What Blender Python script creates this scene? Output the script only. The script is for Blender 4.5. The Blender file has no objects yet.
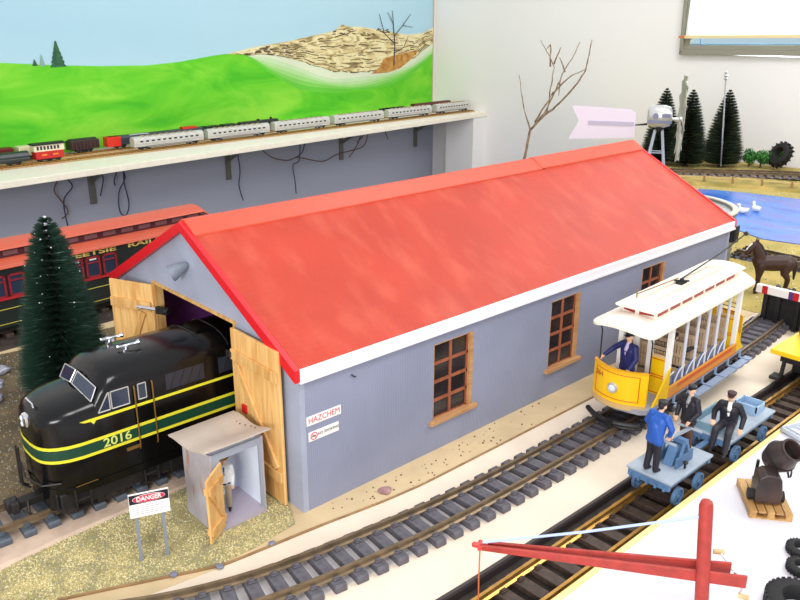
import bpy, bmesh, math, random
from mathutils import Vector, Matrix, noise as mnoise
random.seed(7)
S = 0.164                      # one modelling unit in metres
R = math.radians
scn = bpy.context.scene
COL = scn.collection

# ------------------------------------------------------------------ materials
def lin(c):
    c /= 255.0
    return c/12.92 if c <= .04045 else ((c+.055)/1.055)**2.4
MATS = {}
def mat(name, rgb, rough=.6, metal=0.0, var=0.0, vscale=60, bump=0.0, bscale=300, rgb2=None, spec=.5, emis=0, coat=0):
    if name in MATS: return MATS[name]
    m = bpy.data.materials.new(name); m.use_nodes = True
    nt = m.node_tree; b = nt.nodes['Principled BSDF']
    c = [lin(v) for v in rgb]+[1]
    b.inputs['Base Color'].default_value = c
    b.inputs['Roughness'].default_value = rough
    b.inputs['Metallic'].default_value = metal
    b.inputs['Specular IOR Level'].default_value = spec
    if coat: b.inputs['Coat Weight'].default_value = coat; b.inputs['Coat Roughness'].default_value = .1
    tc = nt.nodes.new('ShaderNodeTexCoord')
    if var or rgb2:
        n = nt.nodes.new('ShaderNodeTexNoise'); n.inputs['Scale'].default_value = vscale; n.inputs['Detail'].default_value = 5
        nt.links.new(tc.outputs['Object'], n.inputs['Vector'])
        mx = nt.nodes.new('ShaderNodeMix'); mx.data_type = 'RGBA'
        ramp = nt.nodes.new('ShaderNodeValToRGB'); ramp.color_ramp.elements[0].position = .35; ramp.color_ramp.elements[1].position = .65
        nt.links.new(n.outputs['Fac'], ramp.inputs['Fac']); nt.links.new(ramp.outputs['Color'], mx.inputs[0])
        c2 = [lin(v) for v in rgb2]+[1] if rgb2 else [max(0, v*(1-var)) for v in c[:3]]+[1]
        c1 = c if rgb2 else [min(1, v*(1+var)) for v in c[:3]]+[1]
        mx.inputs[6].default_value = c1; mx.inputs[7].default_value = c2
        nt.links.new(mx.outputs[2], b.inputs['Base Color'])
    if bump:
        n2 = nt.nodes.new('ShaderNodeTexNoise'); n2.inputs['Scale'].default_value = bscale; n2.inputs['Detail'].default_value = 4
        nt.links.new(tc.outputs['Object'], n2.inputs['Vector'])
        bp = nt.nodes.new('ShaderNodeBump'); bp.inputs['Strength'].default_value = bump; bp.inputs['Distance'].default_value = .002
        nt.links.new(n2.outputs['Fac'], bp.inputs['Height']); nt.links.new(bp.outputs['Normal'], b.inputs['Normal'])
    if emis:
        b.inputs['Emission Color'].default_value = c; b.inputs['Emission Strength'].default_value = emis
    MATS[name] = m
    return m
def ribbed(name, rgb, axis, freq, strength, rough=.5, rgb2=None, stains=None):
    """card or sheet with fine pressed ribs; axis = object axis the ribs repeat along"""
    m = mat(name, rgb, rough, var=.07, vscale=9)
    nt = m.node_tree; b = nt.nodes['Principled BSDF']
    tc = nt.nodes.new('ShaderNodeTexCoord'); w = nt.nodes.new('ShaderNodeTexWave')
    w.bands_direction = axis; w.inputs['Scale'].default_value = freq; w.inputs['Distortion'].default_value = .3
    nt.links.new(tc.outputs['Object'], w.inputs['Vector'])
    bp = nt.nodes.new('ShaderNodeBump'); bp.inputs['Strength'].default_value = strength; bp.inputs['Distance'].default_value = .001
    nt.links.new(w.outputs['Fac'], bp.inputs['Height']); nt.links.new(bp.outputs['Normal'], b.inputs['Normal'])
    if stains:
        old = b.inputs['Base Color'].links[0].from_socket
        n = nt.nodes.new('ShaderNodeTexNoise'); n.inputs['Scale'].default_value = 14; n.inputs['Detail'].default_value = 8
        mp = nt.nodes.new('ShaderNodeMapping'); mp.inputs['Scale'].default_value = (1, 2.2, 1)
        nt.links.new(tc.outputs['Object'], mp.inputs['Vector']); nt.links.new(mp.outputs['Vector'], n.inputs['Vector'])
        rp = nt.nodes.new('ShaderNodeValToRGB'); rp.color_ramp.elements[0].position = .48; rp.color_ramp.elements[1].position = .9
        nt.links.new(n.outputs['Fac'], rp.inputs['Fac'])
        mx = nt.nodes.new('ShaderNodeMix'); mx.data_type = 'RGBA'
        nt.links.new(rp.outputs['Color'], mx.inputs[0]); nt.links.new(old, mx.inputs[6])
        mx.inputs[7].default_value = [lin(v) for v in stains]+[1]
        nt.links.new(mx.outputs[2], b.inputs['Base Color'])
    return m
def wood(name, rgb, rgb2, scale=(1,1,8), rough=.55, wscale=60):
    m = mat(name, rgb, rough); nt = m.node_tree; b = nt.nodes['Principled BSDF']
    tc = nt.nodes.new('ShaderNodeTexCoord'); mp = nt.nodes.new('ShaderNodeMapping')
    mp.inputs['Scale'].default_value = [1/s for s in scale]
    n = nt.nodes.new('ShaderNodeTexNoise'); n.inputs['Scale'].default_value = wscale*2; n.inputs['Detail'].default_value = 6; n.inputs['Distortion'].default_value = .8
    mx = nt.nodes.new('ShaderNodeMix'); mx.data_type = 'RGBA'
    rp = nt.nodes.new('ShaderNodeValToRGB'); rp.color_ramp.elements[0].position = .38; rp.color_ramp.elements[1].position = .68
    nt.links.new(tc.outputs['Object'], mp.inputs['Vector']); nt.links.new(mp.outputs['Vector'], n.inputs['Vector'])
    nt.links.new(n.outputs['Fac'], rp.inputs['Fac']); nt.links.new(rp.outputs['Color'], mx.inputs[0])
    mx.inputs[6].default_value = [lin(v) for v in rgb]+[1]; mx.inputs[7].default_value = [lin(v) for v in rgb2]+[1]
    nt.links.new(mx.outputs[2], b.inputs['Base Color'])
    return m

# ------------------------------------------------------------------ geometry collector
class G:
    def __init__(s, M=None): s.bm = bmesh.new(); s.M = M
    def _v(s, p):
        p = Vector(p)
        if s.M: p = s.M @ p
        return s.bm.verts.new(p)
    def face(s, pts, mi=0):
        f = s.bm.faces.new([s._v(p) for p in pts]); f.material_index = mi; return f
    def box(s, x0, x1, y0, y1, z0, z1, mi=0, T=None):
        c = [(x0,y0,z0),(x1,y0,z0),(x1,y1,z0),(x0,y1,z0),(x0,y0,z1),(x1,y0,z1),(x1,y1,z1),(x0,y1,z1)]
        if T: c = [T @ Vector(p) for p in c]
        v = [s._v(p) for p in c]
        for q in ((0,3,2,1),(4,5,6,7),(0,1,5,4),(1,2,6,5),(2,3,7,6),(3,0,4,7)):
            s.bm.faces.new([v[i] for i in q]).material_index = mi
        return s
    def bar(s, a, b, w, h, up=(0,0,1), mi=0):
        a, b = Vector(a), Vector(b); d = b-a; L = d.length; d.normalize()
        u = Vector(up); sd = d.cross(u)
        if sd.length < 1e-4: sd = d.cross(Vector((1,0,0)))
        sd.normalize(); u = sd.cross(d)
        T = Matrix.Translation(a) @ Matrix((sd, d, u)).transposed().to_4x4()
        return s.box(-w/2, w/2, 0, L, -h/2, h/2, mi, T)
    def cyl(s, a, b, r0, r1=None, n=12, caps=True, mi=0):
        r1 = r0 if r1 is None else r1
        return s.rings([(a, r0), (b, r1)], n, caps, mi)
    def rings(s, seq, n=12, caps=True, mi=0, axis=None):
        pts = [Vector(p) for p, r in seq]; rs = [r for p, r in seq]
        rows = []
        ref = None
        for i, p in enumerate(pts):
            d = axis and Vector(axis) or (pts[min(i+1, len(pts)-1)]-pts[max(i-1, 0)])
            if d.length < 1e-9: d = Vector((0,0,1))
            d = d.normalized()
            if ref is None:
                ref = Vector((0,0,1)) if abs(d.z) < .9 else Vector((1,0,0))
            sd = d.cross(ref).normalized(); u = sd.cross(d); ref = u
            rows.append([s._v(p+(sd*math.cos(t)+u*math.sin(t))*rs[i]) for t in [2*math.pi*k/n for k in range(n)]])
        for a, b in zip(rows, rows[1:]):
            for k in range(n):
                s.bm.faces.new((a[k], a[(k+1)%n], b[(k+1)%n], b[k])).material_index = mi
        if caps:
            s.bm.faces.new(rows[0][::-1]).material_index = mi; s.bm.faces.new(rows[-1]).material_index = mi
        return s
    def tube(s, pts, r, n=6, mi=0): return s.rings([(p, r) for p in pts], n, True, mi)
    def lathe(s, c, prof, axis=(0,0,1), n=20, caps=True, mi=0):
        a = Vector(axis).normalized(); c = Vector(c)
        return s.rings([(c+a*h, max(r, 1e-4)) for r, h in prof], n, caps, mi, axis=a)
    def prism(s, pts, a, b, ax='y', mi=0):
        """extrude a 2-D polygon: ax 'y' -> pts are (x,z); 'x' -> (y,z); 'z' -> (x,y)"""
        f = {'y': lambda p, t: (p[0], t, p[1]), 'x': lambda p, t: (t, p[0], p[1]), 'z': lambda p, t: (p[0], p[1], t)}[ax]
        A = [s._v(f(p, a)) for p in pts]; B = [s._v(f(p, b)) for p in pts]; n = len(pts)
        s.bm.faces.new(A).material_index = mi; s.bm.faces.new(B[::-1]).material_index = mi
        for k in range(n): s.bm.faces.new((A[k], B[k], B[(k+1)%n], A[(k+1)%n])).material_index = mi
        return s
    def loft(s, secs, closed=True, caps=True, mi=0):
        rows = [[s._v(p) for p in sec] for sec in secs]; n = len(rows[0])
        for a, b in zip(rows, rows[1:]):
            for k in range(n if closed else n-1):
                s.bm.faces.new((a[k], a[(k+1)%n], b[(k+1)%n], b[k])).material_index = mi
        if caps: s.bm.faces.new(rows[0][::-1]).material_index = mi; s.bm.faces.new(rows[-1]).material_index = mi
        return s
    def hull(s, sph, sub=2, mi=0):
        t = bmesh.new()
        if len(sph) == 1:
            bmesh.ops.create_icosphere(t, subdivisions=sub, radius=sph[0][1], matrix=Matrix.Translation(Vector(sph[0][0])))
        else:
            q = bmesh.new(); bmesh.ops.create_icosphere(q, subdivisions=sub, radius=1); unit = [v.co.copy() for v in q.verts]; q.free()
            vs = [t.verts.new(Vector(p)+u*r) for p, r in sph for u in unit]
            h = bmesh.ops.convex_hull(t, input=vs)
            bmesh.ops.delete(t, geom=[v for v in t.verts if not v.link_faces], context='VERTS')
        mp = {v: s._v(v.co) for v in t.verts}
        for f in t.faces: s.bm.faces.new([mp[v] for v in f.verts]).material_index = mi
        t.free()
        return s
    def obj(s, name, m, parent=None, smooth=False, bevel=0, normals=True, loc=None):
        if normals: bmesh.ops.recalc_face_normals(s.bm, faces=s.bm.faces)
        bmesh.ops.scale(s.bm, vec=(S,S,S), verts=s.bm.verts)
        me = bpy.data.meshes.new(name); s.bm.to_mesh(me); s.bm.free()
        for mm in (m if isinstance(m, (list, tuple)) else [m]): me.materials.append(mm)
        if smooth:
            me.polygons.foreach_set('use_smooth', [True]*len(me.polygons))
            if smooth != 'all': me.set_sharp_from_angle(angle=R(38))
        o = bpy.data.objects.new(name, me); COL.objects.link(o)
        if parent: o.parent = parent
        if loc: o.location = Vector(loc)*S
        if bevel:
            bv = o.modifiers.new('bevel', 'BEVEL'); bv.width = bevel*S; bv.segments = 2; bv.limit_method = 'ANGLE'
        return o
def tag(o, label, cat, group=None, kind=None):
    if label: o['label'] = label
    if cat: o['category'] = cat
    if group: o['group'] = group
    if kind: o['kind'] = kind
    return o
def thing(name, label, cat, loc=(0,0,0), rz=0, group=None):
    o = bpy.data.objects.new(name, None); COL.objects.link(o)
    o.empty_display_size = .02
    o.location = Vector(loc)*S; o.rotation_euler = (0, 0, rz)
    return tag(o, label, cat, group)
def copy_tree(o, loc=None, rz=None, label=None):
    def rec(a, par):
        c = a.copy(); COL.objects.link(c); c.parent = par
        for ch in list(a.children): rec(ch, c)
        return c
    c = rec(o, o.parent)
    if loc is not None: c.location = Vector(loc)*S
    if rz is not None: c.rotation_euler = (0, 0, rz)
    if label: c['label'] = label
    return c
def text(body, size, loc, rot, m, parent, name='lettering', off=0.0, sx=1.0, align='CENTER', ext=.0006, shear=0):
    cu = bpy.data.curves.new(name, 'FONT'); cu.body = body; cu.size = size*S; cu.align_x = align; cu.align_y = 'CENTER'
    cu.extrude = ext*S; cu.offset = off*S; cu.shear = shear; cu.resolution_u = 3
    o = bpy.data.objects.new(name, cu); COL.objects.link(o)
    dg = bpy.context.evaluated_depsgraph_get()
    me = bpy.data.meshes.new_from_object(o.evaluated_get(dg)); me.name = name
    bpy.data.objects.remove(o)
    me.transform(Matrix.Diagonal((sx, 1, 1, 1))); me.materials.clear(); me.materials.append(m)
    o = bpy.data.objects.new(name, me); COL.objects.link(o)
    o.parent = parent; o.location = Vector(loc)*S; o.rotation_euler = rot
    return o
FX = (R(90), 0, R(90))        # lettering that faces +X
FY = (R(90), 0, 0)            # lettering that faces -Y

# ------------------------------------------------------------------ palette
m_black = mat('black_gloss_paint', (7,7,8), .2, spec=.4)
m_dark = mat('black_plastic', (24,23,25), .5, var=.25)
m_iron = mat('dark_iron', (38,34,33), .5, var=.3)
m_rubber = mat('tyre_rubber', (26,26,27), .75, bump=.3, bscale=600)
m_chrome = mat('chrome', (225,228,235), .12, metal=1)
m_silver = mat('silver_paint', (205,205,205), .3, metal=.55)
m_yel = mat('yellow_stripe', (222,214,50), .45)
m_green = mat('dark_green_stripe', (14,62,44), .45)
m_gold = mat('brass_rod', (150,115,60), .35, metal=.6)
m_glassd = mat('dark_window_glass', (40,52,72), .08, spec=.8)
m_white = mat('white_gloss', (240,238,232), .4)
m_cream = mat('cream_roof_paint', (238,230,214), .5, var=.03)
m_tyel = mat('tram_yellow', (246,196,8), .4)
m_orange = mat('tram_orange_line', (206,84,20), .45)
m_redp = mat('red_paint', (196,24,30), .45)
m_tred = mat('clerestory_red', (152,40,34), .4)
m_skin = mat('figure_skin', (232,184,150), .55)
m_navy = mat('navy_cloth', (22,32,92), .55)
m_blue = mat('blue_cloth', (30,84,170), .5)
m_blk = mat('black_cloth', (26,24,34), .55)
m_brown = mat('brown_cloth', (92,62,46), .6)
m_grey = mat('grey_cloth', (150,150,150), .6)
m_wht = mat('white_cloth', (238,238,240), .6)
m_khaki = mat('khaki_cloth', (176,160,138), .6)
m_lilac = mat('lilac_tie', (196,180,216), .5)
m_cart = mat('cart_blue', (156,168,180), .45, var=.08)
m_cartd = mat('cart_blue_deep', (84,118,156), .45, var=.15)
m_pine = wood('pine_board', (232,188,120), (206,150,80), (1,1,10))
m_pineh = wood('pine_frame', (222,178,112), (196,142,76), (1,1,6))
m_sill = wood('sill_wood', (196,150,102), (170,122,78), (1,8,1))
m_mull = wood('mullion_wood', (160,92,60), (126,66,44), (1,1,5))
m_red_boom = mat('red_boom_paint', (168,54,44), .5, var=.15, vscale=90)
m_rail_t = mat('tarnished_rail', (126,108,84), .38, metal=.5, var=.2)
m_rail_b = mat('brass_rail', (196,150,78), .3, metal=.75, var=.15)
m_tie_g = mat('grey_sleeper_plastic', (88,85,92), .6, var=.2, vscale=150)
m_tie_l = mat('blue_grey_sleeper_plastic', (74,82,92), .55, var=.25, vscale=150)
m_tie_b = mat('brown_sleeper_plastic', (66,52,44), .6, var=.3, vscale=120)

# ------------------------------------------------------------------ room
A = R(6.6)
E2 = Vector((math.cos(A), math.sin(A), 0)); N2 = Vector((-math.sin(A), math.cos(A), 0)); CC = Vector((-14.22, 15.38, 0))
RM = Matrix.Translation(CC) @ Matrix.Rotation(A, 4, 'Z')     # room frame: x out of the mural wall, y towards the far wall
def room(g_fn, name, m, kind='structure', **k):
    g = G(RM); g_fn(g); o = g.obj(name, m, **k)
    if kind: o['kind'] = kind
    return o
FLZ = -5.2
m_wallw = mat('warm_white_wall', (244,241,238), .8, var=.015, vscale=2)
m_wallg = mat('blue_grey_wall_shade', (178,182,200), .8, var=.02, vscale=2)  # shade below the shelf put into the wall colour
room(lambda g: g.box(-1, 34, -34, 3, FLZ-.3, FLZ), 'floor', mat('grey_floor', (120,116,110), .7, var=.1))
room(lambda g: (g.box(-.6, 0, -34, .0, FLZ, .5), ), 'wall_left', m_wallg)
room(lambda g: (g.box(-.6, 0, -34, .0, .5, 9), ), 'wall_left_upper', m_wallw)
# far wall with the window opening
WX0, WX1, WZ0, WZ1 = 7.76, 14.5, 2.42, 6.6
def back(g):
    g.box(-.6, WX0, 0, .5, FLZ, 9); g.box(WX1, 34, 0, .5, FLZ, 9)
    g.box(WX0, WX1, 0, .5, FLZ, WZ0); g.box(WX0, WX1, 0, .5, WZ1, 9)
room(back, 'wall_back', m_wallw)
# window: aluminium frame, sash, panes, roller blind
m_alu = mat('grey_aluminium', (146,142,126), .7)
w = thing('window_1', 'grey aluminium window high on the far wall', 'window'); w['kind'] = 'structure'; del w['category']
tilt = Matrix.Translation((WX0, 0, WZ0)) @ Matrix.Rotation(R(-1.3), 4, 'Y') @ Matrix.Translation((-WX0, 0, -WZ0))
g = G(RM @ tilt)
fw = .2
g.box(WX0-.02, WX1, -.14, .1, WZ0-.02, WZ0+.09); g.box(WX0-.02, WX1, -.06, .1, WZ0+.09, WZ0+fw)
g.box(WX0-.02, WX0+.06, -.14, .1, WZ0, WZ1); g.box(WX0+.06, WX0+.2, -.06, .1, WZ0+fw, WZ1)
g.box(WX1-.15, WX1, -.14, .1, WZ0, WZ1); g.box(WX0, WX1, -.14, .1, WZ1-.1, WZ1)
g.obj('window_frame', m_alu, w, bevel=.01)
g = G(RM @ tilt); g.box(WX0+.2, WX1-.15, .0, .06, WZ0+fw, WZ0+fw+.035); g.box(WX0+.42, WX0+.45, .0, .06, WZ0+fw, WZ1-.1); g.box(WX0+.2, WX1-.15, .0, .06, WZ0+.36, WZ0+.385)
g.obj('sash', mat('pale_blue_sash', (120,160,190), .4), w)
g = G(RM @ tilt); g.box(WX0+.18, WX1-.15, .07, .075, WZ0+.18, WZ1-.1)
mg = mat('window_pane_glass', (200,225,235), .02); mg.node_tree.nodes['Principled BSDF'].inputs['Transmission Weight'].default_value = 1; mg.node_tree.nodes['Principled BSDF'].inputs['IOR'].default_value = 1.05
g.obj('pane', mg, w)
m_blind = mat('blind_fabric', (250,248,240), .8); nb = m_blind.node_tree
tr = nb.nodes.new('ShaderNodeBsdfTranslucent'); tr.inputs['Color'].default_value = (1,.99,.95,1); ms = nb.nodes.new('ShaderNodeMixShader'); ms.inputs[0].default_value = .6
nb.links.new(nb.nodes['Principled BSDF'].outputs[0], ms.inputs[1]); nb.links.new(tr.outputs[0], ms.inputs[2]); nb.links.new(ms.outputs[0], nb.nodes['Material Output'].inputs[0])
bl = thing('roller_blind', 'sunlit white roller blind pulled most of the way down the window', 'blind')
gx = WX0+.1
g = G(RM @ tilt)
secs = []
for i in range(9):
    z = WZ0+.42+(WZ1-.2-WZ0-.42)*i/8; secs.append([(gx+.06*min(1, i/2), -.12-.02*math.sin(i), z), (WX1-.1, -.12-.02*math.sin(i), z)])
g.loft(secs, closed=False, caps=False); o = g.obj('blind_fabric', m_blind, bl)
sd_ = o.modifiers.new('s', 'SOLIDIFY'); sd_.thickness = .002
g = G(RM @ tilt); g.box(gx-.02, WX1-.1, -.15, -.1, WZ0+.36, WZ0+.43); g.obj('bottom_rail', mat('blind_cream_rail', (236,214,160), .5), bl)
g = G(RM @ tilt); g.box(gx-.16, gx+.0, -.15, -.1, WZ0+.37, WZ0+.42); g.obj('end_tab', mat('orange_tab', (216,120,60), .5), bl)

# ------------------------------------------------------------------ mural on the left wall (thin painted panels)
def zt(y): return y
mu = thing('mural', 'painted landscape mural of green hills and a stone quarry on the wall above the shelf', 'mural')
MT = RM
def nmix(name, stops, scale, mapscale=(1,1,1), detail=6, rough=.75, dist=0.0):
    m = mat(name, (200,200,200), rough); nt = m.node_tree; b = nt.nodes['Principled BSDF']
    tc = nt.nodes.new('ShaderNodeTexCoord'); mp = nt.nodes.new('ShaderNodeMapping'); mp.inputs['Scale'].default_value = mapscale
    n = nt.nodes.new('ShaderNodeTexNoise'); n.inputs['Scale'].default_value = scale; n.inputs['Detail'].default_value = detail; n.inputs['Distortion'].default_value = dist
    rp = nt.nodes.new('ShaderNodeValToRGB'); e = rp.color_ramp.elements
    while len(e) < len(stops): e.new(.5)
    for i, (p, c) in enumerate(stops): e[i].position = p; e[i].color = [lin(v) for v in c]+[1]
    nt.links.new(tc.outputs['Object'], mp.inputs['Vector']); nt.links.new(mp.outputs['Vector'], n.inputs['Vector'])
    nt.links.new(n.outputs['Fac'], rp.inputs['Fac']); nt.links.new(rp.outputs['Color'], b.inputs['Base Color'])
    return m
m_sky = nmix('mural_sky_paint', [(.3, (168,210,230)), (.7, (190,224,236))], .8, (1,.5,2))
m_hill = nmix('mural_grass_paint', [(.3, (56,184,16)), (.5, (104,208,32)), (.68, (146,222,60))], 3.2, (1,1,3), dist=.8)
m_rock = nmix('mural_quarry_paint', [(.35, (150,128,84)), (.47, (226,208,150)), (.6, (244,234,190)), (.75, (206,168,96))], 9, (1,1,4), dist=1.5)
m_mist = nmix('mural_pale_slope_paint', [(.35, (226,234,206)), (.55, (214,228,190)), (.72, (128,206,90))], 5, (1,1,2))
m_bark = mat('mural_bark_paint', (74,62,58), .7)
m_leafl = nmix('mural_bush_paint', [(.35, (176,110,40)), (.6, (206,160,84))], 40)
m_mtree = mat('mural_pine_paint', (46,100,66), .7, var=.3)
def resample_poly(P):
    V = [Vector(p) for p in P]; out = []
    for i in range(len(V)-1):
        p0, p1, p2, p3 = V[max(i-1,0)], V[i], V[i+1], V[min(i+2,len(V)-1)]
        for k in range(6):
            t = k/6; q = .5*((2*p1)+(p2-p0)*t+(2*p0-5*p1+4*p2-p3)*t*t+(3*p1-p0-3*p2+p3)*t*t*t); out.append((q.x, q.y))
    return out+[tuple(P[-1])]
def mur(pts, x, name, m, th=.006):
    g = G(MT); g.prism(pts, x-th, x, 'x'); return g.obj(name, m, mu)
TB, TE, MZ = -17.0, -.12, .62
mur([(TB, 1.6), (TE, 1.6), (TE, 5.6), (TB, 5.6)], .012, 'painted_sky', m_sky)
hill = [(TB, 2.55), (-13.1, 2.42), (-12, 2.33), (-11.1, 2.28), (-10, 2.25), (-9.2, 2.29), (-8.2, 2.4), (-7.4, 2.46), (-6.8, 2.46), (-6.4, 2.3), (-5.9, 2.1), (-4.6, 1.8), (-3.4, 1.75), (-2.2, 1.7), (-1.2, 1.98), (TE, 2.3)]
mur([(TB, MZ)]+hill+[(TE, MZ)], .02, 'painted_hills', m_hill)
UP = [(-7.3,2.46), (-6.4,2.42), (-5.4,2.2), (-4.4,1.92), (-3.4,1.83), (-2.4,1.86), (-1.1,2.12), (TE,2.5)]
LW = [(-7.15,2.3), (-6.5,2.0), (-5.6,1.66), (-4.6,1.45), (-3.5,1.40), (-2.3,1.48), (-1.0,1.78), (TE,2.2)]
for k, (f, c) in enumerate(((1.25,(104,206,60)), (1.05,(132,212,90)), (.9,(160,220,126)), (.75,(186,226,158)), (.6,(206,230,186)), (.42,(226,234,206)))):
    low = [(u[0]+(l[0]-u[0])*f, u[1]+(l[1]-u[1])*f+.03*math.sin(i*2.1+k)) for i, (u, l) in enumerate(zip(UP, LW))]
    mur(resample_poly(UP)+resample_poly(low)[::-1], .021+.002*k, 'painted_pale_slope', mat('mural_slope_%d' % k, c, .75, var=.05, vscale=6))
quarry = [(-7.9, 2.42), (-7.0, 2.56), (-6.0, 2.66), (-5.3, 2.76), (-4.7, 2.84), (-4.3, 2.9), (-4.0, 3.06), (-3.75, 3.0), (-3.3, 3.0), (-2.6, 2.92), (-2.0, 2.84), (-1.3, 2.76), (-.6, 2.8), (TE, 2.95), (TE, 2.52), (-1.0, 2.12), (-1.8, 1.92), (-2.6, 1.82), (-3.4, 1.8), (-4.4, 1.88), (-5.4, 2.14), (-6.4, 2.36)]
mur(quarry, .034, 'painted_quarry', m_rock)
# contour strokes of the quarry terraces
g = G(MT)
def stroke(pts, w):
    for a, b in zip(pts, pts[1:]):
        g.box(0, 1, 0, 1, 0, 1, T=Matrix()) if False else g.prism([(a[0], a[1]-w), (b[0], b[1]-w), (b[0], b[1]+w), (a[0], a[1]+w)], .03, .038, 'x')
def interp(P, t):
    for a, b in zip(P, P[1:]):
        if a[0] <= t <= b[0]: return a[1]+(b[1]-a[1])*(t-a[0])/(b[0]-a[0])
    return P[-1][1]
QT = [(-7.9,2.42),(-7.0,2.56),(-6.0,2.66),(-5.3,2.76),(-4.7,2.84),(-4.0,2.95),(-3.3,2.98),(-2.6,2.92),(-2.0,2.84),(-1.3,2.76),(-.6,2.8),(TE,2.95)]
QB = [(-7.9,2.42),(-6.4,2.36),(-5.4,2.14),(-4.4,1.88),(-3.4,1.80),(-2.6,1.82),(-1.8,1.92),(-1.0,2.12),(TE,2.52)]
for k in range(11):
    f = (k/10)**.9*.85; t = -7.7+f*1.2+random.random()*.3
    while t < TE-.3:
        l = random.uniform(.12, .45)
        if random.random() < (.85 if k < 3 else .62):
            p = [(t+l*j/3, interp(QB, t+l*j/3)*(1-f)+interp(QT, t+l*j/3)*f+.015*math.sin(t*9+j)) for j in range(4)]
            stroke(p, random.uniform(.005, .016))
        t += l+random.uniform(0, .12)
for k in range(26):
    t = random.uniform(-4.6, -2.2); z = 2.86+random.uniform(-.08, .1); stroke([(t, z), (t+.12, z+random.uniform(-.04, .04))], .014)
g.obj('terrace_lines', mat('mural_dark_ochre_paint', (104,88,60), .7), mu)
g = G(MT)
bt = [((-2.35,1.95),(-2.3,2.5),.03), ((-2.3,2.5),(-2.36,3.1),.022), ((-2.36,3.1),(-2.4,3.45),.012), ((-2.3,2.55),(-2.75,2.85),.018), ((-2.75,2.85),(-3.05,2.95),.012), ((-2.75,2.85),(-2.95,3.35),.011), ((-2.33,2.75),(-1.95,3.05),.014), ((-1.95,3.05),(-1.6,3.35),.01), ((-2.3,2.3),(-1.9,2.45),.014), ((-1.9,2.45),(-1.7,2.75),.01), ((-1.95,3.05),(-1.5,3.0),.008), ((-2.36,3.1),(-2.6,3.4),.009)]
for (a, b, r) in bt:
    a = (a[0]+.42, a[1]-.03); b = (b[0]+.42, b[1]-.03)
    dx, dz = b[0]-a[0], b[1]-a[1]; L = math.hypot(dx, dz); nx, nz = -dz/L*r, dx/L*r
    g.prism([(a[0]+nx, a[1]+nz), (b[0]+nx*.6, b[1]+nz*.6), (b[0]-nx*.6, b[1]-nz*.6), (a[0]-nx, a[1]-nz)], .036, .044, 'x')
g.obj('painted_bare_tree', m_bark, mu)
bush = [(-3.3,1.74), (-2.9,1.9), (-2.75,2.12), (-2.4,2.2), (-2.0,2.24), (-1.5,2.3), (-1.2,2.3), (-1.45,2.12), (-1.8,1.98), (-2.1,1.84), (-2.6,1.74)]
mur([(a+.42+.06*math.sin(i*5), b) for i, (a, b) in enumerate(bush)], .042, 'painted_autumn_bush', m_leafl)
def fir(t, z, h, w):
    p = [(t-w/2, z)]
    for k in range(6): f = k/6; p += [(t-w/2*(1-f)*.98, z+h*f+.03*h), (t-w/2*(1-f)*.7, z+h*(f+.12))]
    p.append((t, z+h)); q = [(2*t-a, b) for a, b in p[:-1]][::-1]
    return p+q
mur(fir(-12.0, 2.3, .5, .34), .03, 'painted_fir', m_mtree)
mur(fir(-12.32, 2.33, .22, .13), .03, 'painted_fir', mat('mural_pale_pine', (140,176,170), .7))
mur(fir(-12.47, 2.34, .12, .12), .03, 'painted_fir', m_mtree)
g = G(MT); g.box(-.0, .05, TE, TE+.03, MZ, 5.6); g.obj('edge_strip', mat('mural_edge_tan', (200,190,160), .6), mu)

# ------------------------------------------------------------------ shelf, brackets, wires
sh = thing('wall_shelf', 'long cream shelf on the left wall carrying the small trains', 'shelf')
m_shelf = mat('shelf_cream', (248,240,222), .5, var=.03); m_shelfw = mat('shelf_white', (244,242,240), .5)
g = G(RM); g.box(0, 2.03, -17, 0, .47, .59); g.obj('shelf_board', m_shelf, sh, bevel=.01)
g = G(RM); g.box(.02, .12, 0, 0, 0, 0) if False else g.box(1.0, 2.0, -.62, -.5, FLZ, .47); g.box(1.9, 2.0, -.5, 0, FLZ, .47); g.obj('end_panel', m_shelfw, sh)
for t in (-15.4, -11.62, -8.04, -4.13, -.9):
    g = G(RM); g.box(.0, .05, t-.07, t+.07, -.53, .47); g.box(.05, 1.3, t-.05, t+.05, .41, .47)
    g.prism([(.05, -.1), (.05, .0), (.8, .42), (.95, .42)], t-.02, t+.02, 'y'); g.obj('bracket', mat('bracket_steel', (122,120,112), .5, metal=.3), sh, bevel=.006)
m_wb = mat('blue_wire', (52,58,100), .5); m_wr = mat('brown_wire', (120,84,74), .5)
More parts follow.
